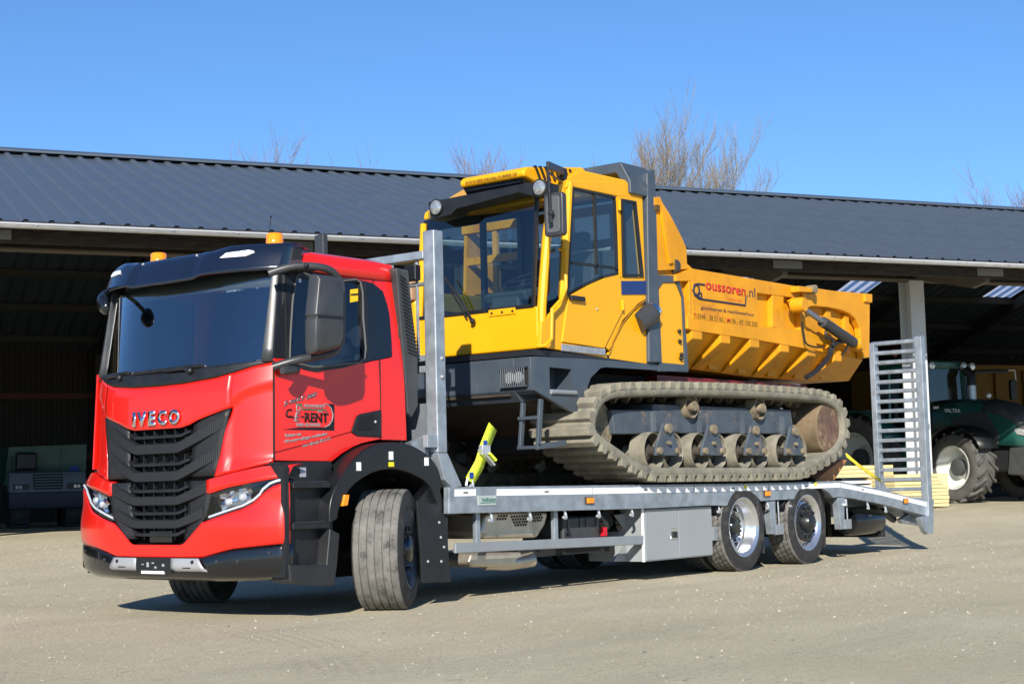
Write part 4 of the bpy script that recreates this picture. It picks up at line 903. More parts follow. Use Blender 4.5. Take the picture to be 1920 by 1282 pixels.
# side guard
SG = [(0.673,0.485),(0.67,0.403),(3.423,0.44),(3.418,0.355)]
b = B(); b.prism([SG[0], SG[2], SG[3], SG[1]], 'y', -1.215, -1.185); b.build('side_guard', GALVS, TR, bevel=.008)
for u0 in [(0.995,0.594),(2.074,0.578)]:
    b = B(); b.box(u0[0] - .028, u0[0] + .028, -1.19, -1.15, .44, .74); b.build('guard_bracket', GALV, TR, bevel=.004)
q = [(4.711,0.405)][0]
b = B(); b.box(q[0] - .02, q[0] + .11, -1.21, -1.18, q[1] - .07, q[1] + .07); b.build('guard_stub', GALVS, TR, bevel=.006)

# ================================================================== lorry: loading deck
YB = -1.26
BP = [(0.551,0.94),(3.433,0.918),(5.307,0.904),(7.439,0.895),(8.602,0.77),(9.788,0.615),(9.766,0.429),(8.584,0.598),(7.744,0.693),(7.382,0.719),(7.249,0.71),(7.113,0.785),(6.924,0.83),(6.66,0.834),(6.531,0.772),(6.44,0.716),(5.974,0.715),(5.594,0.712),(5.486,0.776),(5.334,0.812),(5.124,0.783),(4.99,0.72),(4.902,0.679),(4.55,0.693),(3.393,0.692),(0.544,0.726)]
b = B(); b.prism(BP, 'y', YB, YB + .06); b.build('side_beam', GALV, TR, bevel=.006)
fb = B(); fb.v = [(x, -y, z) for x, y, z in b.v]; fb.f = b.f; fb.build('side_beam', GALV, TR)
# floor boards
DZ = [(.55, .93), (7.44, .887), (9.86, .455)]
for k in range(13):
    y0 = -1.19 + k * .183; b = B()
    b.prism([(.60, pw(.6, DZ) - .02), (7.43, .867), (7.43, .817), (.60, .86)], 'y', y0, y0 + .178); b.build('deck_plank', mat('deck_timber', (.10, .075, .05), .8, var=.3, vscale=3, stretch=(.3, 4, 1)), TR)
b = B(); b.prism([(7.44, .87), (9.80, .46), (9.80, .42), (7.44, .82)], 'y', -1.19, 1.19); b.build('tail_plate', GALV, TR)
for x in span(7.6, 9.7, 14):
    b = B(); z = pw(x, [(7.44, .875), (9.8, .465)]); b.bar((x, -1.18, z), (x, 1.18, z), .03, .03); b.build('grip_bar', GALV, TR)
b = B(); b.box(.60, 9.7, -.75, -.65, .70, .80); b.box(.60, 9.7, .65, .75, .70, .80); b.build('deck_bearers', GALV, TR)
b.v = []; 
# white reflective strips, lamps, maker's plate
for q in ([(0.621,0.921),(0.885,0.919),(0.883,0.864),(0.619,0.865)], [(1.165,0.914),(2.532,0.901),(2.529,0.845),(1.162,0.859)], [(2.549,0.901),(4.257,0.887),(4.254,0.832),(2.546,0.845)], [(4.277,0.887),(5.751,0.878),(5.747,0.824),(4.273,0.832)], [(5.774,0.877),(7.42,0.877),(7.415,0.825),(5.77,0.824)], [(7.446,0.873),(8.524,0.762),(8.518,0.708),(7.441,0.823)], [(8.553,0.758),(9.766,0.602),(9.759,0.546),(8.547,0.704)]):
    b = B(); b.prism(q, 'y', YB - .004, YB + .002); b.build('reflective_strip', WHITE, TR)
    t_ = lerp(q[0][0], q[1][0], .5); zz = (q[0][1] + q[2][1]) / 2
    b = B(); b.box(t_ - .03, t_ + .03, YB - .006, YB - .003, zz - .006, zz + .006); b.build('strip_mark', GREYP, TR)
for u0 in [(2.477,0.789),(5.71,0.788),(9.139,0.63)]:
    L_ = empty('marker_light', (u0[0], YB, u0[1]), 0, TR)
    b = B(); b.box(u0[0] - .06, u0[0] + .06, YB - .012, YB - .001, u0[1] - .032, u0[1] + .032); b.build('holder', GREYP, L_)
    b = B(); b.box(u0[0] - .05, u0[0] + .05, YB - .03, YB - .012, u0[1] - .025, u0[1] + .025); b.build('lens', AMBER, L_, bevel=.006)
for u0 in [(5.268,0.869),(6.823,0.873)]:
    b = B(); b.box(u0[0] - .028, u0[0] + .028, YB - .007, YB - .004, u0[1] - .02, u0[1] + .02); b.build('yellow_sticker', MATS['sticker_lime'], TR)
MPt = [(0.904,0.864),(1.148,0.863),(1.145,0.783),(0.908,0.785)]
b = B(); b.prism(MPt, 'y', YB - .008, YB - .001); mp_ = b.build('maker_plate', mat('plate_grey', (.45, .50, .49), .4, .2), TR)
text('plate_lettering', 'Veldhuizen', GRN, mp_, (MPt[0][0] + .045, YB - .009, MPt[2][1] + .03), (1, 0, 0), (0, 0, 1), h=.035, w=.19, depth=.002, shear=.2)
b = B(); b.box(MPt[0][0] + .03, MPt[0][0] + .25, YB - .0105, YB - .008, MPt[2][1] + .018, MPt[2][1] + .024); b.build('plate_line', GRN, mp_)
# lashing hooks along the lower edge
for u0 in [(1.094,0.714),(1.624,0.708),(2.133,0.707),(2.647,0.703),(3.183,0.698),(4.751,0.683),(5.758,0.691),(6.252,0.703),(7.573,0.685),(8.147,0.628),(8.618,0.578)]:
    b = B(); x, z = u0; b.tube(spline([(x + .016, -1.22, z + .015), (x + .02, -1.235, z - .03), (x + .0, -1.255, z - .065), (x - .045, -1.26, z - .055)], 3), .014, 6); b.build('lashing_hook', mat('zinc_bright', (.62, .64, .66), .35, .6), TR)
# mudguards, brackets and tag plates at the rear axles
for ax in (AX2, AX3):
    for s in (-1, 1):
        b = B(); pr_ = arc((ax, .455), .52, 18, 162, 14); b.add([(x, s * y, z) for y in (-1.24 if s > 0 else 1.24, -.62 if s > 0 else .62) for x, z in pr_], [(i, i + 1, 16 + i, 15 + i) for i in range(14)]); b.build('mudguard', BLK, TR, solid=.012)
        b = B(); b.box(ax + .50, ax + .515, min(s * .72, s * 1.2), max(s * .72, s * 1.2), .16, .66); b.build('mud_flap', RUB, TR)
for q in ([(5.77,0.702),(5.921,0.705),(5.904,0.353),(5.835,0.356)], [(7.375,0.714),(7.535,0.71),(7.514,0.351),(7.42,0.348)]):
    b = B(); b.prism(q, 'y', -1.25, -1.17); b.build('guard_hanger', GALV, TR, bevel=.004)
for q in [(6.008,0.4),(7.62,0.402)]:
    b = B(); b.box(q[0] - .085, q[0] + .085, -1.245, -1.22, q[1] - .055, q[1] + .055); b.build('reflector_tag', GALVS, TR, bevel=.004)
    b = B(); b.tube([(q[0], -1.235, q[1] + .05), (q[0] - .01, -1.235, .70)], .009, 6); b.build('tag_rod', GALV, TR)
b = B(); q = [(8.618,0.414)][0]; b.lathe([(0, -1.02), (.14, -1.02), (.17, -.98), (.17, -.3), (0, -.3)], (q[0] - .1, 0, q[1]), 'y', 28); b.v = [(q[0] - .1 + (y + .66) * 1.0, -.95 + (x - q[0] + .1), z) for x, y, z in b.v]; b.build('air_tank', BLKG, TR, smooth=40)
b = B(); b.box(8.9, 9.0, -1.05, 1.05, .20, .36); b.build('rear_underrun_bar', BLK, TR, bevel=.01)
b = B(); b.box(8.55, 8.65, -.5, -.4, .22, .7); b.box(8.55, 8.65, .4, .5, .22, .7); b.build('underrun_brackets', DARKM, TR)
TE = [(9.772,0.676),(9.929,0.625),(9.863,0.205),(9.702,0.204),(9.611,0.248),(9.486,0.404),(9.567,0.428),(9.744,0.429)]
b = B(); b.prism(TE, 'y', -1.294, -1.23); b.build('tail_bracket', GALV, TR, bevel=.005)
b = B(); b.prism([(9.298,0.398),(9.62,0.481),(9.776,0.456),(9.952,0.302),(9.356,0.356)], 'y', -1.12, -1.06); b.build('hinge_plate', GALV, TR)
b = B(); b.tube([(9.0, -1.0, .52), (9.35, -1.0, .40)], .045, 10); b.build('ramp_cylinder', BLK, TR)
# ---- headboard posts and guard
HP = empty('headboard', (.5, 0, .93), 0, TR)
for s in (-1, 1):
    def sy(a, b_): return (a, b_) if s < 0 else (-b_, -a)
    y0, y1 = sy(-1.26, -1.135)
    b = B(); b.box(.425, .545, y0, y1, 1.215, 3.03); b.build('post', GALV, HP, bevel=.014)
    b = B(); b.prism([(.425, 1.215), (.545, 1.215), (.72, .945), (.60, .93), (.50, 1.0)], 'y', y0, y1 - .002); b.build('post_foot', GALV, HP, bevel=.008)
    b = B(); b.prism([(.20, 1.30), (.42, 1.36), (.42, 1.2), (.52, .95), (.45, .93)], 'y', y0 + .09, y1 + .03); b.build('gusset', GALV, HP)
    b = B(); b.box(.30, .42, y0 + .0, y0 + .05, 1.26, 1.36); b.build('post_flange', GALV, HP, bevel=.004)
    for z in (1.83, 1.98):
        q = B(); q.ball((.49, -1.262 * -s if s > 0 else -1.262, z), .016, 8, 6); q.build('bolt', SILV, HP)
for z, h_ in ((1.99, .05), (1.90, .055)):
    b = B(); b.box(.44, .50, -1.135, 1.135, z - h_ / 2, z + h_ / 2); b.build('rail', GALV, HP, bevel=.006)
b = B(); b.box(.43, .51, -1.135, 1.135, 2.80, 2.87); b.build('top_rail', GALV, HP, bevel=.01)
b = B(); b.tube([(.47, -1.135, 2.60), (.47, 1.135, 2.60)], .018, 8); b.build('rail', GALV, HP)
for k in range(16):
    y = -1.03 + k * .137; b = B(); b.tube([(.47, y, 2.01), (.47, y, 2.60 if k % 2 else 2.81)], .013, 8); b.build('guard_bar', GALV, HP)
b = B(); b.box(.44, .49, -1.13, 1.13, 1.05, 1.62); b.build('headboard_plate', mat('galv_dark', (.20, .22, .25), .5, .4, var=.15), HP)
WL = empty('work_light', (.47, -.98, 2.66), 0, TR)
b = B(); b.box(.40, .47, -1.075, -.945, 2.63, 2.76); b.build('housing', BLK, WL, bevel=.012)
b = B(); b.tube([(.45, -1.01, 2.76), (.5, -1.06, 2.84), (.49, -1.10, 2.86)], .008, 6); b.build('cable', BLK, WL)
b = B(); b.box(.42, .48, .0, .11, 2.72, 3.14); b.build('exhaust_stack_plate', mat('stack_grey', (.035, .04, .048), .4), TR, bevel=.01)
b = B(); b.box(.2, .4, -.95, .95, 1.0, 1.55); b.build('rear_cab_box', DARKM, TR)
# ---- loading ramp folded upright at the tail
RX = 9.78
RP = empty('ramp', (RX, -.9, .5), 0, TR)
YA, YBn = -.60, -1.205
b = B(); b.prism([(RX, .50), (RX + .13, .45), (RX + .11, 2.72), (RX, 2.70)], 'y', -1.285, -1.19); b.build('stile', GALV, RP, bevel=.006)
b = B(); b.prism([(RX - .02, .62), (RX + .11, .58), (RX + .10, 2.685), (RX - .02, 2.66)], 'y', -.645, -.575); b.build('stile', GALV, RP, bevel=.006)
for k in range(17):
    z = .62 + k * .1255; b = B(); b.box(RX + .01, RX + .095, -1.195, -.64, z, z + .048); b.build('rung', GALV, RP, bevel=.008)
for z in (2.3, 1.75, .82):
    b = B(); b.tube([(RX + .12, -1.25, z), (RX + .17, -1.25, z - .01), (RX + .17, -1.25, z - .19), (RX + .12, -1.25, z - .2)], .009, 6); b.build('grab_loop', GALV, RP)
b = B(); b.box(RX + .10, RX + .25, -1.24, -1.2, 1.52, 1.59); b.build('stop_block', GALV, RP)
R2 = copy_tree(RP, TR); R2.location.y = R2.location.y + 1.8

# ================================================================== yellow tracked dumper on the deck
DU = thing('tracked_dumper', 'yellow tracked dumper with glass cab and tipping skip, loaded on the truck deck', 'dumper', (5.0, 0, .93))
DY = -1.2
# ---- chassis nose and side frame
NS = [(1.807,2.064),(2.678,2.081),(3.656,2.08),(4.333,2.068),(4.331,2.025),(3.653,2.023),(2.897,2.017),(2.81,2.003),(2.649,1.908),(2.571,1.78),(2.532,1.664),(2.525,1.523),(2.164,1.646),(1.794,1.768)]
HO = [(2.021,1.979),(2.357,1.974),(2.364,1.776),(2.02,1.775)]
b = B()
# side plate with an opening: split into a ring round the hole plus the rest
o1 = [(1.807,2.064),(2.678,2.081),(2.571,1.78),(2.532,1.664),(2.525,1.523),(2.164,1.646),(1.794,1.768)]
b.prism([(2.678,2.081),(3.656,2.08),(4.333,2.068),(4.331,2.025),(3.653,2.023),(2.897,2.017),(2.81,2.003),(2.649,1.908)], 'y', DY, DY + .04)
b.prism([(1.807,2.064),(2.025,2.068),(2.021,1.979),(2.02,1.775),(2.016,1.694),(1.794,1.768)], 'y', DY, DY + .04)
b.prism([(2.025,2.068),(2.362,2.075),(2.357,1.974),(2.021,1.979)], 'y', DY, DY + .04)
b.prism([(2.02,1.775),(2.364,1.776),(2.355,1.583),(2.164,1.646),(2.016,1.694)], 'y', DY, DY + .04)
b.prism([(2.362,2.075),(2.678,2.081),(2.649,1.908),(2.571,1.78),(2.532,1.664),(2.525,1.523),(2.355,1.583),(2.364,1.776),(2.357,1.974)], 'y', DY, DY + .04)
b.build('side_frame', CHAS, DU, smooth=0)
b = B(); b.box(HO[0][0] - .02, HO[2][0] + .02, DY + .20, DY + .22, HO[2][1] - .05, HO[0][1] + .05); b.box(HO[0][0] - .02, HO[2][0] + .02, DY + .041, DY + .199, HO[2][1] - .03, HO[2][1] - .008); b.box(HO[2][0] + .004, HO[2][0] + .02, DY + .041, DY + .199, HO[2][1] - .007, HO[0][1] + .04); b.build('step_pocket', CHAS, DU)
b = B(); b.tube([(HO[3][0] - .0, DY - .01, HO[3][1] - .015), (HO[2][0] + .03, DY - .01, HO[2][1] - .015)], .022, 8); b.build('pocket_step', GALVS, DU)
NF = [(1.86,-0.115,2.048),(1.86,-1.159,2.069),(1.86,-1.15,1.773),(1.86,-0.107,1.777)]
zt, zb = NF[1][2], NF[2][2]
b = B(); xN = NS[0][0]
b.prism([(xN, zt), (xN + .35, zt + .02), (xN + .35, zb - .06), (xN + .10, zb - .10), (xN, zb)], 'y', DY + .23, 1.2); b.prism([(xN, zt), (xN + .06, zt), (xN + .06, zb - .04), (xN, zb)], 'y', DY + .041, DY + .228); b.build('nose_box', CHAS, DU, bevel=.012)
b = B(); b.prism([(xN - .012, zt + .055), (xN + 2.45, zt + .075), (xN + 2.45, zt + .012), (xN - .012, zt + .006)], 'y', DY + .002, 1.2); b.build('base_strip', mat('strip_black', (.012, .014, .018), .5), DU)
b = B(); b.box(3.0, 7.3, -.60, .60, 1.25, 2.02); b.build('main_chassis', DARKM, DU)
b = B(); b.prism([(xN + .02, zb - .04), (3.0, zb - .35), (3.0, zb + .1), (xN + .02, zb + .1)], 'y', -.9, 1.1); b.build('belly_plate', mat('rusty_belly', (.05, .035, .025), .8, var=.4), DU)
LG_ = [(1.84,-0.829,1.981),(1.84,-1.148,1.984),(1.84,-1.142,1.805),(1.84,-0.829,1.795)]
lp = empty('nose_lamp', (xN, LG_[0][1], LG_[0][2]), 0, DU)
b = B(); b.box(xN - .008, xN + .004, LG_[1][1] + .02, LG_[0][1], LG_[2][2], LG_[1][2]); b.build('pocket', mat('pocket_dark', (.01, .01, .011), .7), lp)
for t in (.3, .62):
    b = B(); yy = lerp(LG_[0][1], LG_[1][1], t); zz = lerp(LG_[0][2], LG_[3][2], .5); b.lathe([(0, -.02), (.05, -.014), (.055, .0)], (xN - .01, yy, zz), 'x', 18); b.build('lamp', LENS, lp)
for k in range(12):
    yy = lerp(LG_[0][1] - .02, LG_[1][1] + .04, k / 11); b = B(); b.tube([(xN - .04, yy, LG_[2][2] + .01), (xN - .04, yy, LG_[1][2] - .01)], .006, 6); b.build('guard_bar', CHAS, lp)
for zz in (LG_[2][2] + .005, LG_[1][2] - .005):
    b = B(); b.bar((xN - .03, LG_[0][1], zz), (xN - .03, LG_[1][1] + .02, zz), .03, .014); b.build('guard_bar', CHAS, lp)
# hanging step
SP = [(1.883,-1.2,1.691),(1.827,-1.2,1.269),(2.229,-1.2,1.308),(1.775,-1.2,1.669),(1.712,-1.2,1.268)]
b = B(); b.bar(SP[0], SP[1], .05, .03, (0, 1, 0)); b.bar((SP[1][0] - .03, DY, SP[1][2]), (SP[2][0], DY, SP[2][2] + .0), .03, .05); 
b.bar((SP[0][0] + .03, DY + .22, SP[0][2] - .02), (SP[1][0] + .03, DY + .22, SP[1][2]), .05, .03, (0, 1, 0)); b.bar((SP[1][0] + .03, DY + .24, SP[1][2]), (SP[1][0], DY - .02, SP[1][2]), .05, .03); b.bar((SP[1][0] + .03, DY + .24, SP[1][2] + .26), (SP[1][0] + .01, DY, SP[1][2] + .26), .02, .03); b.build('hanging_step', CHAS, DU, bevel=.005)

# ---- cab
CB = [(1.896,2.163),(2.19,2.207),(1.994,3.164),(2.43,3.701),(3.618,3.836),(3.585,2.139)]
cab = empty('cab', (2.8, -.5, 2.1), 0, DU)
XF = CB[0][0] + .01; XR = CB[5][0]; ZB = 2.14; YL = .24
ZT = CB[4][1]
# lower front panel, curved corner
FB = [(1.89,0.19,2.511),(1.89,-1.187,2.519),(1.89,-1.198,2.144)]
zw = FB[1][2]
b = B(); b.box(XF, XF + .05, DY + .03, YL, ZB, zw); b.build('front_panel', YEL, cab, bevel=.02, seg=3)
b = B(); b.box(XF - .012, XF, -.93, -.62, zw - .05, zw + .01); b.build('hinge_strip', YEL, cab, bevel=.004)
for y in (-.9, -.78, -.66):
    b = B(); b.ball((XF - .014, y, zw - .022), .012, 8, 6); b.build('bolt', BLK, cab)
# near side lower body between nose and rear
SL_ = [(1.895,2.153),(1.937,2.393),(2.041,2.448),(2.307,2.651),(2.338,2.614),(2.205,2.189),(2.871,2.175),(2.964,2.14),(3.032,2.264),(3.22,2.463),(3.408,2.593),(3.608,2.686),(3.594,2.14),(2.962,2.099),(2.597,2.141)]
b = B(); b.prism([(1.895,2.153),(1.928,2.373),(2.041,2.438),(2.189,2.53),(2.308,2.67),(2.339,2.634),(2.222,2.209),(2.871,2.18),(2.936,2.098),(2.595,2.117)], 'y', DY, DY + .05); b.build('side_sill', YEL, cab, smooth=0, bevel=.008)
b = B(); b.prism([(2.953,2.099),(3.031,2.239),(3.2,2.426),(3.407,2.568),(3.606,2.66),(3.591,2.077)], 'y', DY, DY + .05); b.build('rear_quarter', YEL, cab, smooth=0, bevel=.006)
b = B(); b.prism([(3.178,3.663),(3.618,3.836),(3.609,3.687),(3.609,2.712),(3.466,2.649),(3.203,2.477),(2.994,2.211),(2.957,2.179),(2.907,2.207),(3.189,2.557),(3.18,2.883),(3.574,2.918),(3.565,2.922),(3.486,3.651),(3.23,3.644),(3.217,2.891),(3.179,2.863)], 'y', DY + .004, DY + .05); 
b.build('side_pillar', YEL, cab, smooth=0)
b = B(); b.prism([(2.39,3.715),(3.619,3.852),(3.619,3.699),(3.178,3.663),(2.437,3.657),(2.353,3.636)], 'y', DY + .002, DY + .06); b.build('roof_side', YEL, cab, smooth=0, bevel=.01)
# front corner pillar and door pillar, corner glass
P1_ = [(1.984,-1.17,2.398),(2.025,-1.17,2.785),(2.09,-1.17,3.178),(2.207,-1.17,3.484)]
b = B(); b.tube([(P1_[0][0] - .02, -1.16, ZB + .02), (P1_[0][0], -1.16, zw), (P1_[1][0], -1.16, P1_[1][2]), (P1_[2][0], -1.16, P1_[2][2]), (P1_[3][0], -1.15, P1_[3][2] + .1)], .042, 10); b.build('front_pillar', YEL, cab)
P2_ = [(2.286,-1.19,2.611),(2.34,-1.19,3.055),(2.389,-1.19,3.405),(2.427,-1.19,3.702)]
b = B(); b.tube([(p[0], -1.175, p[2]) for p in P2_], .04, 10); b.build('door_pillar', YEL, cab)
b = B(); b.poly([(2.055,-1.17,2.571),(2.129,-1.17,3.157),(2.247,-1.17,3.464),(2.39,-1.17,3.546),(2.301,-1.17,2.687),(2.168,-1.17,2.604)]); b.build('corner_glass', GLASSC, cab, smooth=0)
# door
DP1 = [(2.206,2.213),(2.323,2.647),(2.444,3.648),(3.151,3.66),(3.198,2.885),(3.18,2.557),(2.871,2.19)]
DP2 = [(2.324,2.657),(2.36,2.909),(2.452,3.63),(3.114,3.635),(3.122,3.287),(3.12,2.924),(2.889,2.873),(2.628,2.785),(2.458,2.717)]
d_ = B(); d_.prism([(2.206,2.213),(2.323,2.632),(2.473,2.693),(2.644,2.762),(2.897,2.848),(3.164,2.907),(3.189,2.557),(2.871,2.19)], 'y', DY - .012, DY + .04); dd = d_.build('door', YEL, DU, bevel=.006, smooth=0)
no = len(DP2); og = [(x + (x - 2.95) * .045, z + (z - 3.1) * .035) for x, z in DP2]
b = B(); b.ring(og, DP2, 'y', DY - .016, DY + .02); b.build('window_frame', BLK, dd, smooth=0)
b = B(); b.poly([(x, DY, z) for x, z in DP2]); b.build('window', GLASSC, dd, smooth=0)
q = [(2.782,3.653),(2.787,2.889)]; b = B(); b.bar((q[0][0], DY - .008, q[0][1] - .02), (q[1][0], DY - .008, q[1][1] - .01), .02, .02, (0, 1, 0)); b.build('window_bar', BLK, dd)
q = [(2.354,2.948),(3.122,2.965)]; b = B(); b.bar((q[0][0], DY - .008, q[0][1]), (q[1][0], DY - .008, q[1][1]), .02, .022); b.build('window_bar', BLK, dd)
q = [(2.322,2.627),(2.536,2.62)]; b = B(); b.box(q[0][0], q[1][0], DY - .05, DY - .012, q[1][1] - .02, q[0][1] + .015); b.build('handle', BLK, dd, bevel=.006)
for q in [(3.173,3.575),(3.175,2.617)]: 
    b = B(); b.tube([(q[0], DY - .02, q[1] - .05), (q[0], DY - .02, q[1] + .05)], .016, 8); b.build('hinge', YEL, dd)
q = [(2.189,2.193),(2.871,2.185)]; b = B(); b.prism([(q[0][0], q[0][1] - .0), (q[1][0], q[1][1]), (q[1][0], q[1][1] - .06), (q[0][0], q[0][1] - .06)], 'y', DY - .018, DY - .01); tp = b.build('tread_plate', mat('checker_alu', (.42, .43, .44), .4, .6, var=.2, vscale=25), DU)
q = [(2.761,2.547)][0]; b = B(); b.ball((q[0], DY - .014, q[1]), .012, 8, 6); b.build('lock', SILV, dd)
# rear side window
RW = [(3.23,3.644),(3.477,3.65),(3.565,2.924),(3.217,2.894)]; RWi = [(3.265,3.623),(3.448,3.625),(3.529,2.945),(3.254,2.92)]
b = B(); b.ring(RW, RWi, 'y', DY - .016, DY + .01); rw = b.build('rear_side_window', BLK, DU, smooth=0)
b = B(); b.poly([(x, DY - .002, z) for x, z in RWi]); b.build('pane', GLASSC, rw, smooth=0)
q = [(3.196,2.849),(3.61,2.887),(3.612,2.757),(3.198,2.721)]; b = B(); b.prism(q, 'y', DY - .006, DY + .003); b.build('blue_panel', mat('deep_blue', (.012, .03, .14), .3), DU)
# seam of the curved hatch
q = [(2.964,2.14),(3.032,2.264),(3.202,2.451),(3.39,2.592),(3.599,2.696)]; b = B(); b.tube([(x, DY - .002, z) for x, z in q], .008, 5); b.build('hatch_seam', mat('seam_dark', (.25, .12, .01), .6), DU)
# grab rail
GRP = [(2.222,-1.27,3.034),(2.206,-1.27,2.694),(2.129,-1.27,2.582),(1.99,-1.27,2.486),(1.97,-1.27,2.223),(1.874,-1.27,2.156)]
b = B(); b.tube([(GRP[0][0], -1.2, GRP[0][2] + .02)] + GRP + [(GRP[-1][0] - .02, -1.2, GRP[-1][2])], .017, 8); b.build('grab_rail', YEL, DU)
# windscreen with black surround
WT = [(1.93,0.034,3.413),(1.93,-1.27,3.455),(1.93,-1.168,2.533),(1.93,0.212,2.521)]
ztop = WT[1][2]
b = B(); b.add([(XF + .01, YL - .05, zw + .005), (XF + .01, -1.12, zw + .005), (XF + .11, -1.12, ztop + .1), (XF + .11, YL - .05, ztop + .1)], [(0, 1, 2, 3)]); b.build('windscreen', GLASSC, cab, smooth=0)
b = B(); b.bar((XF + .005, YL, zw + .008), (XF + .005, -1.13, zw + .008), .03, .03); b.bar((XF + .01, -1.12, zw), (XF + .11, -1.12, ztop + .12), .03, .03); b.build('windscreen_seal', BLK, cab)
b = B(); b.tube([(XF + .01, YL, ZB), (XF + .02, YL, zw), (XF + .10, YL, ztop - .02)], .032, 8); b.build('front_pillar', YEL, cab)
# black brow with two work lights
VB = [(1.8,0.002,3.591),(1.8,-0.027,3.416),(1.8,-0.276,3.435),(1.8,-0.354,3.48),(1.8,-1.073,3.532),(1.8,-1.222,3.483),(1.8,-1.369,3.468),(1.8,-1.385,3.59),(1.8,-1.154,3.612)]
b = B(); b.prism([(p[1], p[2]) for p in VB], 'x', 1.80, 2.0); b.build('brow', BLK, cab, bevel=.012)
for p in [(1.79,-0.111,3.525),(1.79,-1.32,3.545)]:
    wl = empty('work_light', p, 0, DU)
    b = B(); b.lathe([(0, .03), (.075, .03), (.078, -.01), (.068, -.014)], p, 'x', 24); b.build('rim', BLK, wl)
    b = B(); b.lathe([(.066, -.012), (.05, -.02), (.02, -.026), (0, -.027)], p, 'x', 24); b.build('lens', mat('work_lens', (.42, .44, .44), .12, .6, var=.35, vscale=60), wl)
# roof and cooling unit
b = B(); b.prism([(2.02, ztop + .02), (XR + .02, ZT - .08), (XR + .02, ZT + .02), (2.6, ZT + .01), (2.04, ztop + .10)], 'y', DY + .02, YL + .03); b.build('roof', YEL, cab, bevel=.03, seg=3)
AC = [(1.85,-0.356,3.685),(1.85,-0.358,3.739),(1.85,-0.41,3.777),(1.85,-1.011,3.78),(1.85,-1.095,3.738),(1.85,-1.092,3.642)]
acu = empty('cooling_unit', (2.2, -.4, 3.8), 0, DU)
yl, yr = AC[1][1], AC[4][1] - .02
zA = AC[0][2]; zC = AC[2][2]
b = B(); b.prism([(1.84, zA), (1.83, zA + .05), (1.88, zC), (2.75, zC + .12), (2.85, zC + .06), (2.85, zA - .02), (2.0, zA - .03)], 'y', yr, yl); b.build('shell', YEL, acu, bevel=.025, seg=3)
b = B(); b.prism([(1.86, zA), (1.98, zA - .13), (2.3, zA - .13), (2.3, zA)], 'y', yr + .05, yl - .02); b.build('grille_box', BLK, acu)
for k in range(3):
    b = B(); z = zA - .035 - k * .035; x = 1.885 + k * .03; b.bar((x, yl - .04, z), (x, yr + .08, z), .02, .008); b.build('grille_fin', BLKG, acu)
for k in range(8):
    x = 1.99 + k * .075; b = B(); b.bar((x, yr - .002, zA + .115 + k * .006), (x + .07, yr - .002, zA + .0 + k * .004), .012, .035, (0, 1, 0)); b.build('vent_slot', mat('slot_black', (.008, .008, .008), .8), acu)
text('roof_lettering', 'WWW.BERGMANN-DUMPER.DE', mat('brown_ink', (.16, .07, .01), .5), acu, (1.824, yl - .08, zA + .012), (0, -1, 0), (0, 0, 1), h=.032, w=abs(yl - yr) * .80, depth=.002, shear=.15)
# mirror on its bracket
MR = empty('mirror', (2.0, -1.3, 3.5), 0, DU)
mp2 = [(1.72,-1.407,3.467),(1.72,-1.614,3.435),(1.72,-1.608,3.085),(1.72,-1.406,3.109)]
y0_, y1_ = mp2[0][1], mp2[1][1] ; z0_, z1_ = mp2[2][2], mp2[0][2]
b = B(); b.prism(rrect(y1_, y0_, z0_, z1_, .035), 'x', 1.72, 1.79); b.build('housing', GREYP, MR, bevel=.015, seg=3)
b = B(); b.prism(rrect(y1_ + .03, y0_ - .03, z0_ + .03, z1_ - .03, .03), 'x', 1.712, 1.722); b.build('back_plate', mat('mid_grey_plastic', (.09, .095, .10), .45), MR, bevel=.006)
q = [(1.66,-1.512,3.699),(1.66,-1.527,3.275),(1.66,-1.53,3.191)]
b = B(); b.tube([(1.66, q[1][1] , q[2][2]), (1.66, q[1][1] + .003, q[1][2]), (1.66, q[0][1], q[0][2] - .02)], [.02, .014, .016], 8); b.ball((1.67, q[1][1], q[1][2]), .03, 10, 8); b.build('stem', BLK, MR)
p_ = (1.66, q[0][1], q[0][2]); e_ = [(2.379,-1.15,3.795),(2.372,-1.15,3.646)]
b = B(); b.bar(p_, e_[0], .03, .07); b.bar((e_[0][0], e_[0][1], e_[0][2] + .03), (e_[1][0], e_[1][1], e_[1][2]), .06, .05, (0, 1, 0)); b.bar((p_[0], p_[1], p_[2] - .06), (e_[1][0], e_[1][1], e_[1][2] + .04), .018, .018); b.build('bracket', BLK, MR, bevel=.006)
# wiper
wq = [(1.86,-0.459,2.44),(1.86,-0.312,2.659),(1.86,-0.137,2.875),(1.86,-0.39,2.48),(1.86,-0.205,2.744)]
b = B(); b.tube([wq[0], wq[1], wq[2]], .012, 6); b.tube([wq[3], wq[4]], .010, 6); b.ball(wq[0], .028, 8, 6); b.build('wiper', BLK, DU)
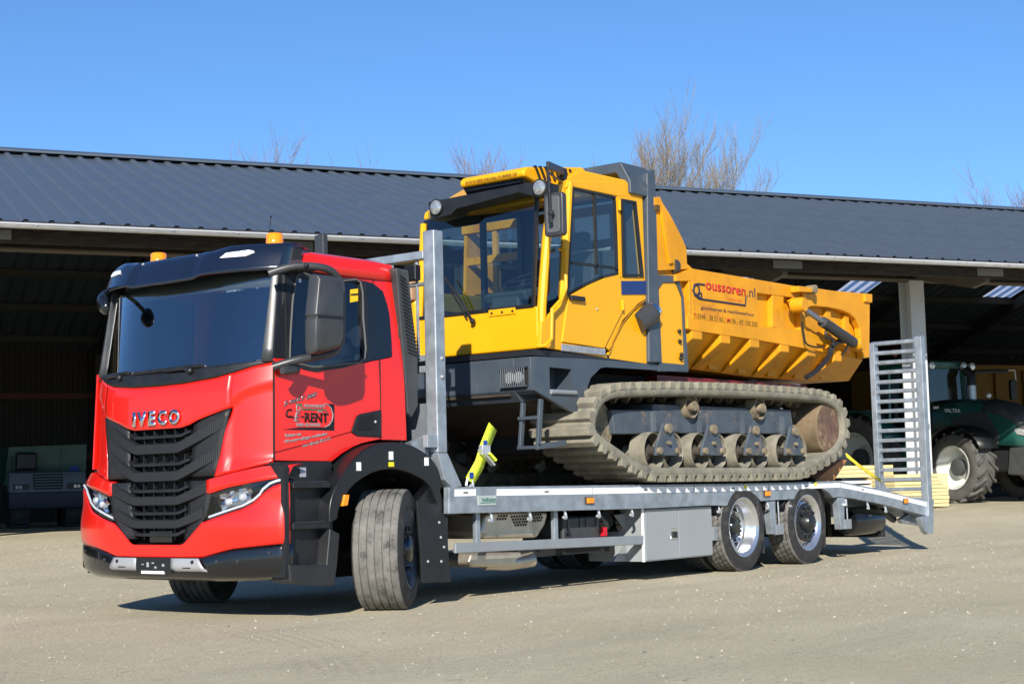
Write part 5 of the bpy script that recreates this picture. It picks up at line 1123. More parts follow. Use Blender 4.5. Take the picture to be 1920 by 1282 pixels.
# cab rear wall, left wall glass, interior
b = B(); b.ring([(DY + .05, ZB), (YL, ZB), (YL, ZT), (DY + .05, ZT)], [(DY + .30, 3.22), (YL - .14, 3.22), (YL - .14, ZT - .12), (DY + .30, ZT - .12)], 'x', XR - .05, XR); b.build('rear_frame', DGREY, cab)
b = B(); b.poly([(XR - .03, DY + .30, 3.22), (XR - .03, YL - .14, 3.22), (XR - .03, YL - .14, ZT - .12), (XR - .03, DY + .30, ZT - .12)]); b.build('rear_window', GLASSC, cab, smooth=0)
b = B(); b.ring([(XF + .02, ZB), (XR, ZB), (XR, ZT - .04), (XF + .14, ztop + .02)], [(XF + .10, 2.62), (XR - .1, 2.62), (XR - .1, ZT - .16), (XF + .2, ztop - .08)], 'y', YL - .02, YL + .03); b.bar((2.9, YL, 2.62), (2.9, YL, ZT - .16), .05, .05, (0, 1, 0)); b.build('side_window_frame', BLK, cab)
b = B(); b.poly([(XF + .10, YL, 2.62), (XR - .1, YL, 2.62), (XR - .1, YL, ZT - .16), (XF + .2, YL, ztop - .08)]); b.build('side_window', GLASSC, cab, smooth=0)
b = B(); b.box(XF + .06, XR - .06, DY + .06, YL - .03, ZB, ZB + .05); b.build('floor', DGREY, cab)
INT = mat('teal_grey_interior', (.05, .062, .066), .6, var=.15)
b = B(); b.box(2.22, 2.42, -.72, -.38, ZB + .05, 2.72); b.prism([(2.2, 2.72), (2.5, 2.78), (2.5, 2.70), (2.25, 2.62)], 'y', -.80, -.30); b.build('console', INT, cab, bevel=.03)
b = B(); rows = []
for k in range(24):
    a = 2 * math.pi * k / 24; rows.append([(2.52 + (.2 + .014 * math.cos(t)) * math.sin(a), -.56 + (.2 + .014 * math.cos(t)) * math.cos(a), 2.86 + .09 * math.sin(a) + .014 * math.sin(t)) for t in [2 * math.pi * j / 6 for j in range(6)]])
rows.append(rows[0]); b.grid(rows, True); b.bar((2.52, -.74, 2.86), (2.52, -.38, 2.86), .03, .02); b.tube([(2.52, -.56, 2.86), (2.42, -.56, 2.7)], .03, 8); b.build('steering_wheel', BLK, cab)
b = B(); b.box(2.85, 3.3, -.80, -.30, 2.42, 2.56); b.prism([(3.25, 2.5), (3.4, 2.5), (3.5, 3.2), (3.38, 3.22)], 'y', -.78, -.32); b.box(3.38, 3.5, -.66, -.44, 3.24, 3.42); b.build('driver_seat', DGREY, cab, bevel=.04)
b = B(); b.box(2.3, 2.7, -.2, .15, ZB + .05, 2.5); b.build('side_console', INT, cab, bevel=.04)
# engine hood on the far half
b = B(); b.prism([(XF + .05, ZB), (XF + .02, 2.70), (XF + .12, 2.80), (3.8, 2.85), (3.8, ZB)], 'y', YL + .05, 1.2); b.build('engine_hood', YEL, DU, bevel=.04, seg=3)
b = B(); b.box(XF + .0, XF + .06, .42, .95, 2.35, 2.65); b.build('hood_grille', BLK, DU)
b = B(); b.box(XF - .03, XF + .1, .30, .55, 2.70, 2.93); b.build('hood_block', mat('clay_block', (.35, .22, .14), .8), DU, bevel=.02)
# roll bar
RB = empty('roll_bar', (3.6, -.5, 2.1), 0, DU)
RBp = [(3.653,3.952),(3.798,4.01),(3.801,3.573),(3.792,2.937),(3.799,2.097),(3.582,2.087),(3.609,2.712)]
b = B(); b.prism(RBp, 'y', DY - .036, DY + .10); b.build('post', CHAS, RB, bevel=.015)
tq = [(3.361,-1,4.056),(3.873,-1,4.063),(4.075,-1,4.045)]
b = B()
zR = tq[0][2]
b.prism([(tq[0][0], zR), (tq[2][0] - .05, zR - .0), (RBp[1][0] + .02, zR - .12), (RBp[0][0], zR - .30), (RBp[0][0] - .12, zR - .15), (tq[0][0] + .02, zR - .10)], 'y', DY - .02, YL + .1) if False else None
xa_, xb_ = tq[0][0], RBp[1][0]
b.prism([(DY - .03, zR - .22), (DY + .08, zR - .02), (YL - .05, zR - .02), (YL + .1, zR - .2), (YL + .1, zR - .34), (YL + .0, zR - .34), (YL - .1, zR - .12), (DY + .14, zR - .12), (DY + .06, zR - .24), (DY + .06, zR - .34), (DY - .03, zR - .34)], 'x', xa_, xb_); b.build('canopy', CHAS, RB, bevel=.012)
b = B(); b.box(xb_ - .13, xb_, YL - .02, YL + .1, 2.1, zR - .3); b.build('post', CHAS, RB, bevel=.012)
# rear side locker with grey frame
LO = [(3.803,2.959),(4.173,2.986),(4.269,2.774),(4.311,2.035),(3.784,2.013),(3.814,2.833)]
LI = [(3.894,2.893),(4.139,2.914),(4.239,2.771),(4.246,2.096),(3.827,2.098),(3.814,2.828)]
b = B(); b.ring(LO, LI, 'y', DY - .02, DY + .06); lo = b.build('side_locker', CHAS, DU, bevel=.006, smooth=0)
b = B(); b.prism(LI, 'y', DY - .008, DY + .05); ld = b.build('locker_door', YEL, lo, bevel=.004, smooth=0)
for q in [(4.162,2.427),(4.165,2.326),(4.186,2.194),(4.174,2.156)]:
    b = B(); b.ball((q[0], DY - .022, q[1]), .022, 8, 6); b.build('latch', BLK, lo)
b = B(); b.box(XR + .03, LO[1][0], DY + .06, -.4, 2.1, LO[0][1] - .05); b.build('tank_block', DARKM, DU)
q = [(3.46,-1.24,2.46),(3.643,-1.24,2.575),(3.712,-1.24,2.617)]
it = empty('air_intake', q[0], 0, DU)
b = B(); b.tube([(q[0][0], q[0][1] + .06, q[0][2]), q[1]], .105, 18); b.build('pipe', GREYP, it)
b = B(); b.tube([q[1], (q[1][0] + .03, q[1][1], q[1][2] + .03)], .09, 18); b.build('cap', CHROME, it)
q = [(4.161,-1.2,3.109),(4.074,-1.2,2.983)]
b = B(); b.lathe([(0, -.03), (.075, -.02), (.08, .03), (0, .04)], (q[0][0] - .02, -1.18, q[0][2] - .03), 'x', 18); b.tube([(q[0][0], -1.18, q[0][2] - .1), (q[0][0], -1.18, q[1][2])], .012, 6); b.build('rear_lamp', GREYP, DU)
# ---- tipping skip
SK = empty('skip', (6, 0, 2.1), 0, DU)
KY = -1.25
# shell: sloping floor, side walls, front wall
TOPL = [(4.399,3.072),(5.703,3.082),(6.511,3.074),(8.428,3.131)]
SHL = [(3.691,3.002),(4.399,3.072),(5.703,3.082),(6.511,3.074),(8.428,3.131),(8.336,2.363),(8.148,2.335),(6.865,2.395),(5.653,2.429),(4.349,2.452),(4.003,2.462)]
b = B(); b.prism([(x, z) for x, z in SHL], 'y', KY + .07, KY + .10); b.build('side_wall', YELD, SK, smooth=0)
b.v = [(x, -y, z) for x, y, z in b.v]; fb = B(); fb.v = b.v; fb.f = b.f; fb.build('side_wall', YELD, SK, smooth=0)
LOW = [(4.298,2.173),(4.991,2.105),(6.344,2.074),(7.83,2.08),(8.165,2.105)]
UP = [(4.113,2.475),(4.462,2.464),(5.777,2.441),(6.999,2.407),(8.292,2.346)]
DN = [(4.69,2.139),(5,2.124),(6.106,2.089),(7.336,2.087),(8.568,2.126)]
for s in (1, -1):
    b = B(); b.grid([[(x, -1.18 * s, z) for x, z in UP], [(x, -.85 * s, z) for x, z in DN]]); b.build('sloped_side', YELD, SK, solid=.03, smooth=0)
b = B(); b.grid([[(x, -.85, z) for x, z in DN], [(x, .85, z) for x, z in DN]]); b.build('skip_floor', YELD, SK, solid=.03, smooth=0)
# frame on the side: rails, posts and sign plate
b = B(); b.prism([(4.094,2.985),(4.399,3.075),(6.511,3.078),(6.735,3.081),(6.724,2.947),(5.692,2.931),(4.39,2.935),(4.35,2.943),(4.09,2.921)], 'y', KY, KY + .072); b.build('top_rail', YELD, SK, bevel=.006, smooth=0)
b = B(); b.prism([(4.287,2.587),(4.367,2.582),(5.664,2.573),(6.694,2.596),(6.908,2.585),(7.057,2.393),(6.864,2.383),(5.653,2.423),(4.348,2.446),(4.279,2.458)], 'y', KY, KY + .072); b.build('bottom_rail', YELD, SK, bevel=.006, smooth=0)
for q in ([(4.331,2.947),(4.401,2.942),(4.386,2.567),(4.326,2.574)], [(6.041,2.936),(6.292,2.938),(6.263,2.581),(6.013,2.583)], [(6.673,2.943),(6.762,2.95),(6.78,2.577),(6.654,2.576)]):
    b = B(); b.prism(q, 'y', KY + .003, KY + .072); b.build('post', YELD, SK, bevel=.006, smooth=0)
b = B(); b.prism([(4.391,2.941),(5.692,2.937),(5.663,2.561),(4.376,2.567)], 'y', KY - .004, KY + .05); sg = b.build('sign_plate', YELD, SK, bevel=.003, smooth=0)
# arch arm at the tail
b = B(); b.prism([(6.423,2.904),(6.487,2.939),(6.663,2.965),(6.711,3.083),(7.41,3.092),(8.386,3.132),(8.294,2.359),(8.121,2.338),(8.084,2.54),(8.072,2.698),(7.969,2.8),(7.822,2.853),(7.592,2.881),(7.259,2.888),(6.908,2.875),(6.689,2.828),(6.514,2.822)], 'y', KY - .03, KY + .05); b.build('tail_arm', YELD, SK, bevel=.01, smooth=0)
b = B(); b.prism([(8.198,3.117),(8.386,3.125),(8.375,3.021),(8.189,3.02)], 'y', KY - .06, KY - .02); b.build('corner_block', YELD, SK, bevel=.006)
for q in ([(7.327,2.862),(7.433,2.863),(7.432,2.416),(7.326,2.423)], [(7.796,2.845),(7.891,2.826),(7.89,2.383),(7.794,2.391)]):
    b = B(); b.prism(q, 'y', KY + .02, KY + .072); b.build('post', YELD, SK, smooth=0)
b = B(); b.prism([(6.786,2.582),(8.186,2.551),(8.202,2.424),(6.815,2.475)], 'y', KY + .03, KY + .072); b.build('bottom_rail', YELD, SK, smooth=0)
# ribs across the sloping lower side
RU = [(5.012,2.426),(5.618,2.415),(6.272,2.405),(6.891,2.396),(7.543,2.368),(4.459,2.437)]
for i, (x, z) in enumerate(RU):
    zu = pw(x, UP); zd = pw(x, DN); w_ = .10
    b = B(); b.add([(x - w_, KY + .006, zu + .03), (x + w_, KY + .006, zu + .03), (x + w_, KY + .006, zu - .10), (x - w_, KY + .006, zu - .10), (x - w_, -.88, zd - .02), (x + w_, -.88, zd - .02), (x + w_, -1.0, zd - .0 + .10), (x - w_, -1.17, zu), (x + w_, -1.17, zu)],
              [(0, 1, 2, 3), (3, 2, 5, 4), (0, 3, 4, 7), (1, 8, 5, 2), (0, 7, 8, 1)]); b.build('rib', YELD, SK, bevel=.008, smooth=0)
for i in range(5):
    x0 = RU[i][0]; x = x0 + .33; b = B(); zd = pw(x, DN); b.prism([(x - .14, zd + .0), (x + .02, zd + .0), (x - .02, zd + .14), (x - .12, zd + .14)], 'y', -.92, -.86) ; b.build('foot_block', YELD, SK, smooth=0)
# headboard with its wings
HBp = [(3.78,3.728),(3.886,3.747),(3.94,3.684),(4.061,3.591),(4.173,3.48),(4.275,3.372),(4.349,3.277),(4.35,3.125),(4.448,3.08),(3.737,2.998)]
for s in (-1, 1):
    b = B(); b.prism(HBp, 'y', s * 1.22, s * 1.18); b.build('head_wing', YELD, SK, smooth=0)
xh = HBp[0][0]
b = B(); b.box(xh, xh + .05, -1.2, 1.2, 2.3, 2.98); b.build('headboard', YELD, SK, bevel=.01)
b = B(); b.box(xh - .03, xh + .05, -1.24, 1.24, HBp[0][1] - .09, HBp[0][1]); b.build('guard_rail', YELD, SK, bevel=.01)
for y_ in (-.72, -.2, .35, .8):
    b = B(); b.box(xh - .01, xh + .03, y_ - .03, y_ + .03, 2.97, HBp[0][1] - .08); b.build('guard_upright', YELD, SK)
b = B(); b.box(xh - .012, xh + .03, -1.18, 1.18, 3.30, 3.38); b.build('guard_rail', YELD, SK)
q = [(3.772,3.628),(3.836,3.583),(3.915,3.289)]; 
b = B(); b.prism([(3.764,3.649),(3.84,3.653),(3.837,3.594),(3.76,3.59)], 'y', -1.25, -1.21); b.build('hook_slot', mat('slot_brown', (.10, .05, .01), .7), SK)
b = B(); b.prism([(3.876,3.604),(3.933,3.595),(4.059,3.106),(3.999,3.089)], 'y', -1.245, -1.21); b.build('wing_rib', YELD, SK, smooth=0)
# lettering
def kp(p): return Vector((p[0], KY - .006, p[1]))
def ktext(s, m, a, b_, h, bold=0, shear=0):
    A = kp(a); Bv = kp(b_); text('skip_lettering', s, m, sg, A, Bv - A, (0, 0, 1), h=h, w=(Bv - A).length, depth=.0015, bold=bold, shear=shear)
T = [(4.636,2.879),(5.443,2.871),(5.499,2.87),(5.646,2.875),(5.043,2.801),(5.36,2.802),(4.53,2.68),(5.608,2.678),(4.381,2.577),(4.441,2.576),(4.457,2.577),(5.005,2.57),(5.037,2.572),(5.113,2.571),(5.134,2.572),(5.668,2.567)]
hpx = abs([(5.035,2.996),(5.027,2.883)][0][1] - [(5.035,2.996),(5.027,2.883)][1][1]) / 20
ktext('oussoren', REDI, T[0], T[1], 13.5 * hpx, .018); ktext('.nl', INK, (T[2][0] - .03, T[2][1]), T[3], 18 * hpx)
ktext('westbroek', mat('faded_red', (.62, .16, .03), .5), T[4], T[5], 7 * hpx)
ktext('grondverzet & machineverhuur', INK, (T[6][0], T[6][1] - .02), (T[7][0], T[7][1] - .02), 8.5 * hpx)
ktext('T:', REDI, T[8], T[9], 8 * hpx, .02); ktext('0346 - 28 21 65 /', mat('olive_ink', (.10, .065, .01), .5), T[10], T[11], 8 * hpx); ktext('M:', REDI, T[12], T[13], 8 * hpx, .02); ktext('06 - 47 150 205', MATS['olive_ink'], T[14], T[15], 8 * hpx)
q = [(4.615,2.927),(4.482,2.926),(4.419,2.899),(4.39,2.848),(4.413,2.807),(4.492,2.775),(4.554,2.774),(5.421,2.775),(5.444,2.865)]
b = B(); b.tube([(x, KY - .006, z) for x, z in q], .011, 6); b.build('logo_track', INK, sg)
for c, r in (([(4.452,2.864)][0], .055), ([(4.52,2.81)][0], .028)):
    b = B(); b.tube([(c[0] + r * math.cos(a * .5236), KY - .006, c[1] + r * math.sin(a * .5236)) for a in range(13)], .011, 6, False); b.build('logo_wheel', INK, sg)
# tail cylinder, valve and hoses
cy = empty('tail_cylinder', (7, -1.35, 2.8), 0, DU)
q = [(6.385,-1.36,2.846),(7,-1.36,2.685),(6.963,-1.36,2.695),(7.716,-1.36,2.5)]
b = B(); b.tube([q[0], q[1]], .032, 12); b.build('rod', mat('cylinder_rod', (.30, .32, .36), .25, .8), cy)
b = B(); b.tube([q[2], q[3]], .062, 16); b.build('barrel', mat('cylinder_dark', (.035, .037, .04), .5, var=.3), cy)
q = [(6.435,-1.34,2.846),(7.839,-1.34,2.49)]
for p in q:
    b = B(); b.lathe([(0, -.09), (.075, -.09), (.085, -.05), (.085, .06), (0, .06)], p, 'y', 16); b.build('pivot', YELD, cy)
q = [(6.435,-1.29,3.058),(6.887,-1.29,3.072),(6.882,-1.29,3.017),(6.442,-1.29,2.993)]
b = B(); b.prism([(p[0], p[2]) for p in q], 'y', -1.36, -1.25); b.build('valve_cover', YELD, DU, bevel=.008)
q = [(6.783,-1.33,3.047)][0]; b = B(); b.lathe([(0, -.06), (.05, -.06), (.05, .05), (0, .05)], q, 'y', 12); b.build('valve', MUDST, DU)
HM = mat('hose_rubber', (.014, .014, .015), .5)
for pts, r in (([(7.606,-1.3,2.511),(7.457,-1.3,2.503),(7.29,-1.3,2.432),(7.216,-1.3,2.336),(7.076,-1.3,2.238),(6.848,-1.3,2.126),(6.641,-1.3,2.058)], .03), ([(6.582,-1.3,2.675),(6.62,-1.3,2.546),(6.661,-1.3,2.44),(6.835,-1.3,2.408),(7.066,-1.3,2.414)], .011), ([(7.07,-1.34,2.6),(7.077,-1.34,2.527),(7.219,-1.34,2.511),(7.239,-1.34,2.439)], .016), ([(7.618,-1.34,2.478),(7.557,-1.34,2.412),(7.443,-1.34,2.345)], .012)):
    b = B(); b.tube(spline(pts, 5), r, 8); b.build('hose', HM, DU)
b = B(); b.box(4.3, 7.5, -.85, -.7, 1.93, 2.02); b.build('red_beam', mat('dark_red', (.16, .008, .012), .5), DU)
b = B(); b.box(4.0, 7.6, -.9, -.6, 1.86, 1.92); b.build('tipping_frame', YELD, DU)

# ---- rubber tracks
def track(side):
    t = empty('track', (5, -.96 * side, .93), 0, DU)
    OUT = [(3.37,0.917),(4.069,0.911),(5.101,0.924),(6.382,0.959),(6.839,1.048),(7.211,1.148),(7.423,1.282),(7.52,1.453),(7.521,1.6),(7.44,1.746),(7.29,1.846),(7.085,1.901),(6.829,1.929),(6.187,1.937),(4.874,1.931),(3.699,1.905),(2.837,1.864),(2.648,1.838),(2.493,1.77),(2.388,1.661),(2.324,1.516),(2.3,1.373),(2.37,1.293),(2.548,1.217),(2.797,1.12),(3.052,1.01)]
    # resample the loop evenly
    P = [Vector((x, z)) for x, z in OUT]; P[0].y = .937; P[1].y = .933; P[2].y = .925; P[3].y = .925
    segs = [(P[(i + 1) % len(P)] - P[i]).length for i in range(len(P))]; tot = sum(segs); N = 104; pts = []
    i = 0; acc = 0
    for k in range(N):
        d = tot * k / N
        while acc + segs[i] < d: acc += segs[i]; i += 1
        pts.append(P[i].lerp(P[(i + 1) % len(P)], (d - acc) / segs[i]))
    for _ in range(2): pts = [(pts[k - 1] + pts[k] * 2 + pts[(k + 1) % N]) / 4 for k in range(N)]
    nor = []
    for k in range(N):
        d = (pts[(k + 1) % N] - pts[k - 1]).normalized(); nor.append(Vector((d.y, -d.x)))
    c = sum(pts, Vector((0, 0))) / N
    if (pts[0] - c).dot(nor[0]) < 0: nor = [-n for n in nor]
    lug = .042; b = B(); sec = [(-1.285, lug + .01), (-1.295, lug + .025), (-1.295, .125), (-1.27, .14), (-.66, .14), (-.635, .125), (-.635, lug + .02), (-.65, lug)]
    rows = [[(pts[k].x - nor[k].x * d, y * side, pts[k].y - nor[k].y * d) for y, d in sec] for k in range(N)]; rows.append(rows[0])
    b.grid(rows, True); b.build('belt', MUD, t, smooth=60)
    # tread bars across the belt, each its own piece
    M = 66
    for j in range(M):
        f = j * N / M; k = int(f) % N; fr = f - int(f); k2 = (k + 1) % N
        n = (nor[k] * (1 - fr) + nor[k2] * fr).normalized(); p = pts[k].lerp(pts[k2], fr); d = Vector((n.y, -n.x)); w = .046
        b = B(); V_ = []
        for yy in (-1.303, -.63):
            for a, e in ((-w * 1.25, lug + .03), (w * 1.25, lug + .03), (w * .8, 0), (-w * .8, 0)): V_.append((p.x + d.x * a - n.x * e, yy * side, p.y + d.y * a - n.y * e))
        b.add(V_, [(0, 1, 2, 3), (7, 6, 5, 4), (0, 4, 5, 1), (1, 5, 6, 2), (2, 6, 7, 3), (3, 7, 4, 0)]); b.build('tread_bar', MUD, t, smooth=0, bevel=.008)
    # inner guide teeth
    for k in range(0, N, 2):
        n = nor[k]; p = pts[k]
        b = B(); q = p - n * .14; r = p - n * .19; d = Vector((n.y, -n.x)) * .03
        b.add([(q.x - d.x, -1.0 * side, q.y - d.y), (q.x + d.x, -1.0 * side, q.y + d.y), (q.x + d.x, -.9 * side, q.y + d.y), (q.x - d.x, -.9 * side, q.y - d.y), (r.x, -.97 * side, r.y), (r.x, -.93 * side, r.y)], [(0, 1, 4), (1, 2, 5, 4), (2, 3, 5), (3, 0, 4, 5)]); b.build('guide_tooth', MUDST, t, smooth=0)
    # frame beam
    F1 = [(2.937,1.62),(3.63,1.635),(3.652,1.692),(6.402,1.695),(6.453,1.431),(4.104,1.413),(2.986,1.392)]
    b = B(); b.prism(F1, 'y', -1.14 * side, -.84 * side); b.build('track_frame', CHASD, t, bevel=.012)
    F2 = [(3.583,1.612),(4.07,1.627),(4.067,1.422),(3.59,1.412)]
    b = B(); b.prism(F2, 'y', -1.165 * side, -1.10 * side); b.build('frame_cover', CHASD, t, bevel=.01)
    # carrier rollers
    for c in [(4.26,1.682),(5.623,1.691)]:
        b = B(); b.lathe([(0, -1.235), (.05, -1.235), (.055, -1.17), (.105, -1.15), (.108, -1.195), (.122, -1.20), (.13, -1.08), (.07, -1.07), (.06, -.9), (0, -.9)], (c[0], 0, c[1]), 'y', 22)
        b.v = [(x, y * side, z) for x, y, z in b.v]; b.build('carrier_roller', MUDST, t, smooth=40)
    # drive drum at the tail, idler at the front
    c = [(7.049,1.505)][0]
    b = B(); b.lathe([(.262, -1.251), (.285, -1.235), (.30, -1.0), (.30, -.85), (0, -.85)], (c[0], 0, c[1]), 'y', 36); b.v = [(x, y * side, z) for x, y, z in b.v]; b.build('drive_drum', mat('ochre_drum', (.185, .135, .08), .85, var=.3, vscale=6, dirt=(.13, .07, .04), dscale=5, damt=.35, bump=.3, bscale=40), t, smooth=40)
    b = B(); b.lathe([(0, -1.246), (.262, -1.246), (.263, -1.24)], (c[0], 0, c[1]), 'y', 36); b.v = [(x, y * side, z) for x, y, z in b.v]; b.build('drum_face', RUST, t, smooth=40)
    for k in range(14):
        a = 2 * math.pi * k / 14; b = B(); b.box(c[0] + .34 * math.cos(a) - .035, c[0] + .34 * math.cos(a) + .035, -1.0 * side, -.9 * side, c[1] + .34 * math.sin(a) - .035, c[1] + .34 * math.sin(a) + .035); b.build('sprocket_tooth', MUDST, t)
    b = B(); b.lathe([(0, -1.08), (.25, -1.08), (.27, -1.05), (.27, -.85), (0, -.85)], (2.78, 0, 1.46), 'y', 30); b.v = [(x, y * side, z) for x, y, z in b.v]; b.build('idler_wheel', MUDST, t, smooth=40)
    # four bogies with paired rollers
    for cc in [(3.67,1.211),(4.502,1.216),(5.352,1.222),(6.204,1.229)]:
        for dx in (-.165, .165):
            b = B(); b.lathe([(.164, -1.10), (.166, -1.225), (.178, -1.235), (.184, -1.20), (.184, -1.06), (.08, -1.05), (.07, -.9), (0, -.9)], (cc[0] + dx, 0, 1.235), 'y', 28); b.v = [(x, y * side, z) for x, y, z in b.v]; b.build('road_roller', MUD, t, smooth=40)
            b = B(); b.lathe([(0, -1.235), (.042, -1.235), (.046, -1.17), (.09, -1.14), (.10, -1.10), (.166, -1.09)], (cc[0] + dx, 0, 1.235), 'y', 24); b.v = [(x, y * side, z) for x, y, z in b.v]; b.build('roller_hub', mat('dark_roller_hub', (.05, .043, .033), .8, var=.4, vscale=12), t, smooth=40)  # disc inside the hollow roller, darker than its rim
        x = cc[0]; b = B(); b.prism([(x - .21, 1.19), (x + .21, 1.19), (x + .20, 1.27), (x + .10, 1.43), (x + .06, 1.50), (x - .06, 1.50), (x - .10, 1.43), (x - .20, 1.27)], 'y', -1.275 * side, -1.245 * side); b.build('bogie_plate', CHASD, t, bevel=.006)
        b = B(); b.prism([(x - .07, 1.42), (x + .07, 1.42), (x + .08, 1.62), (x - .08, 1.62)], 'y', -1.20 * side, -1.10 * side); b.build('bogie_hanger', CHASD, t)
        for (a_, z_, r_) in ((-.165, 1.235, .034), (.165, 1.235, .034), (0, 1.45, .048), (.0, 1.31, .020)):
            b = B(); b.lathe([(0, -1.315), (r_, -1.31), (r_, -1.27), (r_ * .6, -1.26)], (x + a_, 0, z_), 'y', 14); b.v = [(xx, y * side, z) for xx, y, z in b.v]; b.build('pivot_cap', MUDST, t)
    t.location.y -= .08 * side
    return t
track(1); track(-1)
b = B(); b.box(3.1, 7.6, -.62, .62, 1.2, 1.6); b.build('carbody', mat('muddy_belly', (.03, .023, .017), .9, var=.4), DU)

# ================================================================== lashing straps and chock
def strap(name, label, pts, w, m, flat):
    t = thing(name, label, 'strap', pts[-1])
    b = B(); rows = []
    fl = Vector(flat)
    for p in pts: rows.append([tuple(Vector(p) - fl * w / 2), tuple(Vector(p) + fl * w / 2)])
    b.grid(rows); b.build('webbing', m, t, solid=.005, smooth=60); return t
SPt = [(1.253,-1.16,1.444),(1.125,-1.16,1.25),(1.109,-1.16,1.214),(1.064,-1.16,1.125),(0.934,-1.16,0.984)]
st = strap('ratchet_strap', 'lime yellow ratchet strap tying the dumper nose to the front deck corner', SPt, .115, STRAP, (.82, -.05, -.57))
c = Vector(SPt[2]); 
b = B(); b.box(c.x - .06, c.x + .05, c.y - .05, c.y - .005, c.z - .01, c.z + .07); b.build('ratchet', mat('zinc_bright', (.62, .64, .66), .35, .6), st, bevel=.008)
b = B(); b.bar(c + Vector((-.07, -.03, .03)), c + Vector((.10, -.03, -.10)), .05, .018); b.build('lever', mat('zinc_bright', (.62, .64, .66), .35, .6), st, bevel=.004)
b = B(); b.bar(c + Vector((.03, -.02, .0)), c + Vector((.10, -.03, -.06)), .09, .02); b.build('loose_tail', STRAP, st)
for i in (1, 4):
    p = Vector(SPt[i]) + Vector((.01, -.008, .05)); b = B(); b.box(p.x - .025, p.x + .025, p.y - .004, p.y, p.z - .025, p.z + .025); b.build('woven_label', BLUE, st)
p = Vector(SPt[-1]); b = B(); b.tube([(p.x - .03, p.y, p.z + .02), (p.x - .05, p.y, p.z - .03), (p.x - .02, p.y, p.z - .06), (p.x + .02, p.y, p.z - .03)], .012, 8); b.tube([(p.x + .03, p.y, p.z + .01), (p.x + .04, p.y, p.z - .05), (p.x + .0, p.y, p.z - .06)], .012, 8); b.build('hook', mat('zinc_bright', (.62, .64, .66), .35, .6), st)
S2 = [(7.923,-1.1,1.205),(8.246,-1.1,1.078),(8.593,-1.1,0.96),(8.835,-1.1,0.886)]
s2 = strap('ratchet_strap', 'thin yellow lashing strap running from the track rear down to the sloping deck tail', S2, .05, mat('yellow_webbing', (.75, .60, .03), .7, var=.1, vscale=30), (.3, .2, .9))
p = Vector(S2[-1]); b = B(); b.tube([p, (p.x + .10, p.y, p.z - .05), (p.x + .13, p.y, p.z - .10)], .010, 6); b.build('hook', mat('zinc_bright', (.62, .64, .66), .35, .6), s2)
CH = [(7.058,0.903),(7.555,0.903),(7.917,1.142),(7.766,1.143),(7.352,1.003)]
ck = thing('timber_chock', 'orange brown timber wedge pushed under the rear of the near track', 'chock', (7.4, -1.0, .89))
b = B(); b.prism(CH, 'y', -1.12, -.75); b.build('wedge', mat('brown_ply', (.38, .17, .06), .75, var=.2, vscale=12), ck, bevel=.004)
b = B(); b.prism([(CH[2][0] - .03, CH[2][1] - .05), (CH[2][0] + .0, CH[2][1] + .0), (CH[2][0] - .05, CH[2][1] + .01)], 'y', -1.10, -.77); b.build('top_edge', mat('ply_edge', (.45, .26, .12), .8), ck)

# ================================================================== tractor parked under the eaves
TG = mat('dark_green_paint', (.016, .10, .086), .3, 0, .6, var=.05)
TGREY = mat('tractor_grey', (.06, .064, .066), .5, var=.15)
DUSTY = mat('dusty_rubber', (.085, .083, .078), .85, var=.3, vscale=6, bump=.3, bscale=30)
PALE = mat('pale_rim', (.62, .64, .60), .45, var=.08)
TA = rad(-110.6)
def tw(v): return None
wc = Vector((23.1, 3.8, .33)); off = Matrix.Rotation(TA, 3, 'Z') @ Vector((0, -.98, 0))
TS = 1.05; TT = thing('farm_tractor', 'dark green farm tractor with pale rims standing under the barn eaves at right', 'tractor', wc - off * 1.05, TA, local=True); TT.scale = (1.05, 1.05, 1.05)
def tractor_wheel(x, y, R, w, n):
    W = empty('wheel', (x, y, R), 0 if y < 0 else math.pi, TT, local=True); W.location = (x, y, R); h = w / 2; ri = R * .60
    b = B(); b.lathe([(ri, -.85 * h), (ri + .03, -h), (R * .80, -1.04 * h), (R - .07, -.96 * h), (R - .05, -.7 * h), (R - .045, .7 * h), (R - .07, .96 * h), (R * .8, 1.04 * h), (ri + .03, h), (ri, .85 * h)], n=48); b.build('tyre', DUSTY, W, smooth=50)
    for k in range(n):
        for s in (-1, 1):
            a = 2 * math.pi * (k + (.5 if s > 0 else 0)) / n; b = B(); V_ = []
            for (yy, da, wd) in ((.02 * s, .0, .020), (.55 * h * s, -.16, .024), (1.02 * h * s, -.26, .032)):
                aa = a + da * (1 if True else 1)
                for r, q in ((R - .06, wd * 1.4), (R, wd)):
                    for sg_ in (-1, 1): V_.append((r * math.cos(aa + sg_ * q / R), yy if abs(yy) < h else yy * .98, r * math.sin(aa + sg_ * q / R) - 0))
            b.add(V_, [(0, 1, 3, 2), (8, 10, 11, 9), (0, 2, 6, 4), (2, 3, 7, 6), (3, 1, 5, 7), (4, 6, 10, 8), (6, 7, 11, 10), (7, 5, 9, 11)]); b.build('lug', DUSTY, W, smooth=0)
    b = B(); b.lathe([(ri, -.9 * h), (ri + .012, -1.0 * h), (ri - .02, -.98 * h), (ri - .05, -.6 * h), (ri - .09, -.1 * h), (ri * .55, .1 * h), (ri * .42, -.15 * h), (ri * .40, -.4 * h)], n=40); b.build('rim', PALE, W, smooth=40)
    b = B(); b.lathe([(ri * .42, -.15 * h), (ri * .40, -.55 * h), (ri * .30, -.62 * h), (0, -.64 * h)], n=24); b.build('hub', TGREY, W, smooth=40)
for s in (-1, 1):
    tractor_wheel(0, .98 * s, .72, .52, 18); tractor_wheel(-2.75, 1.0 * s, .95, .62, 20)
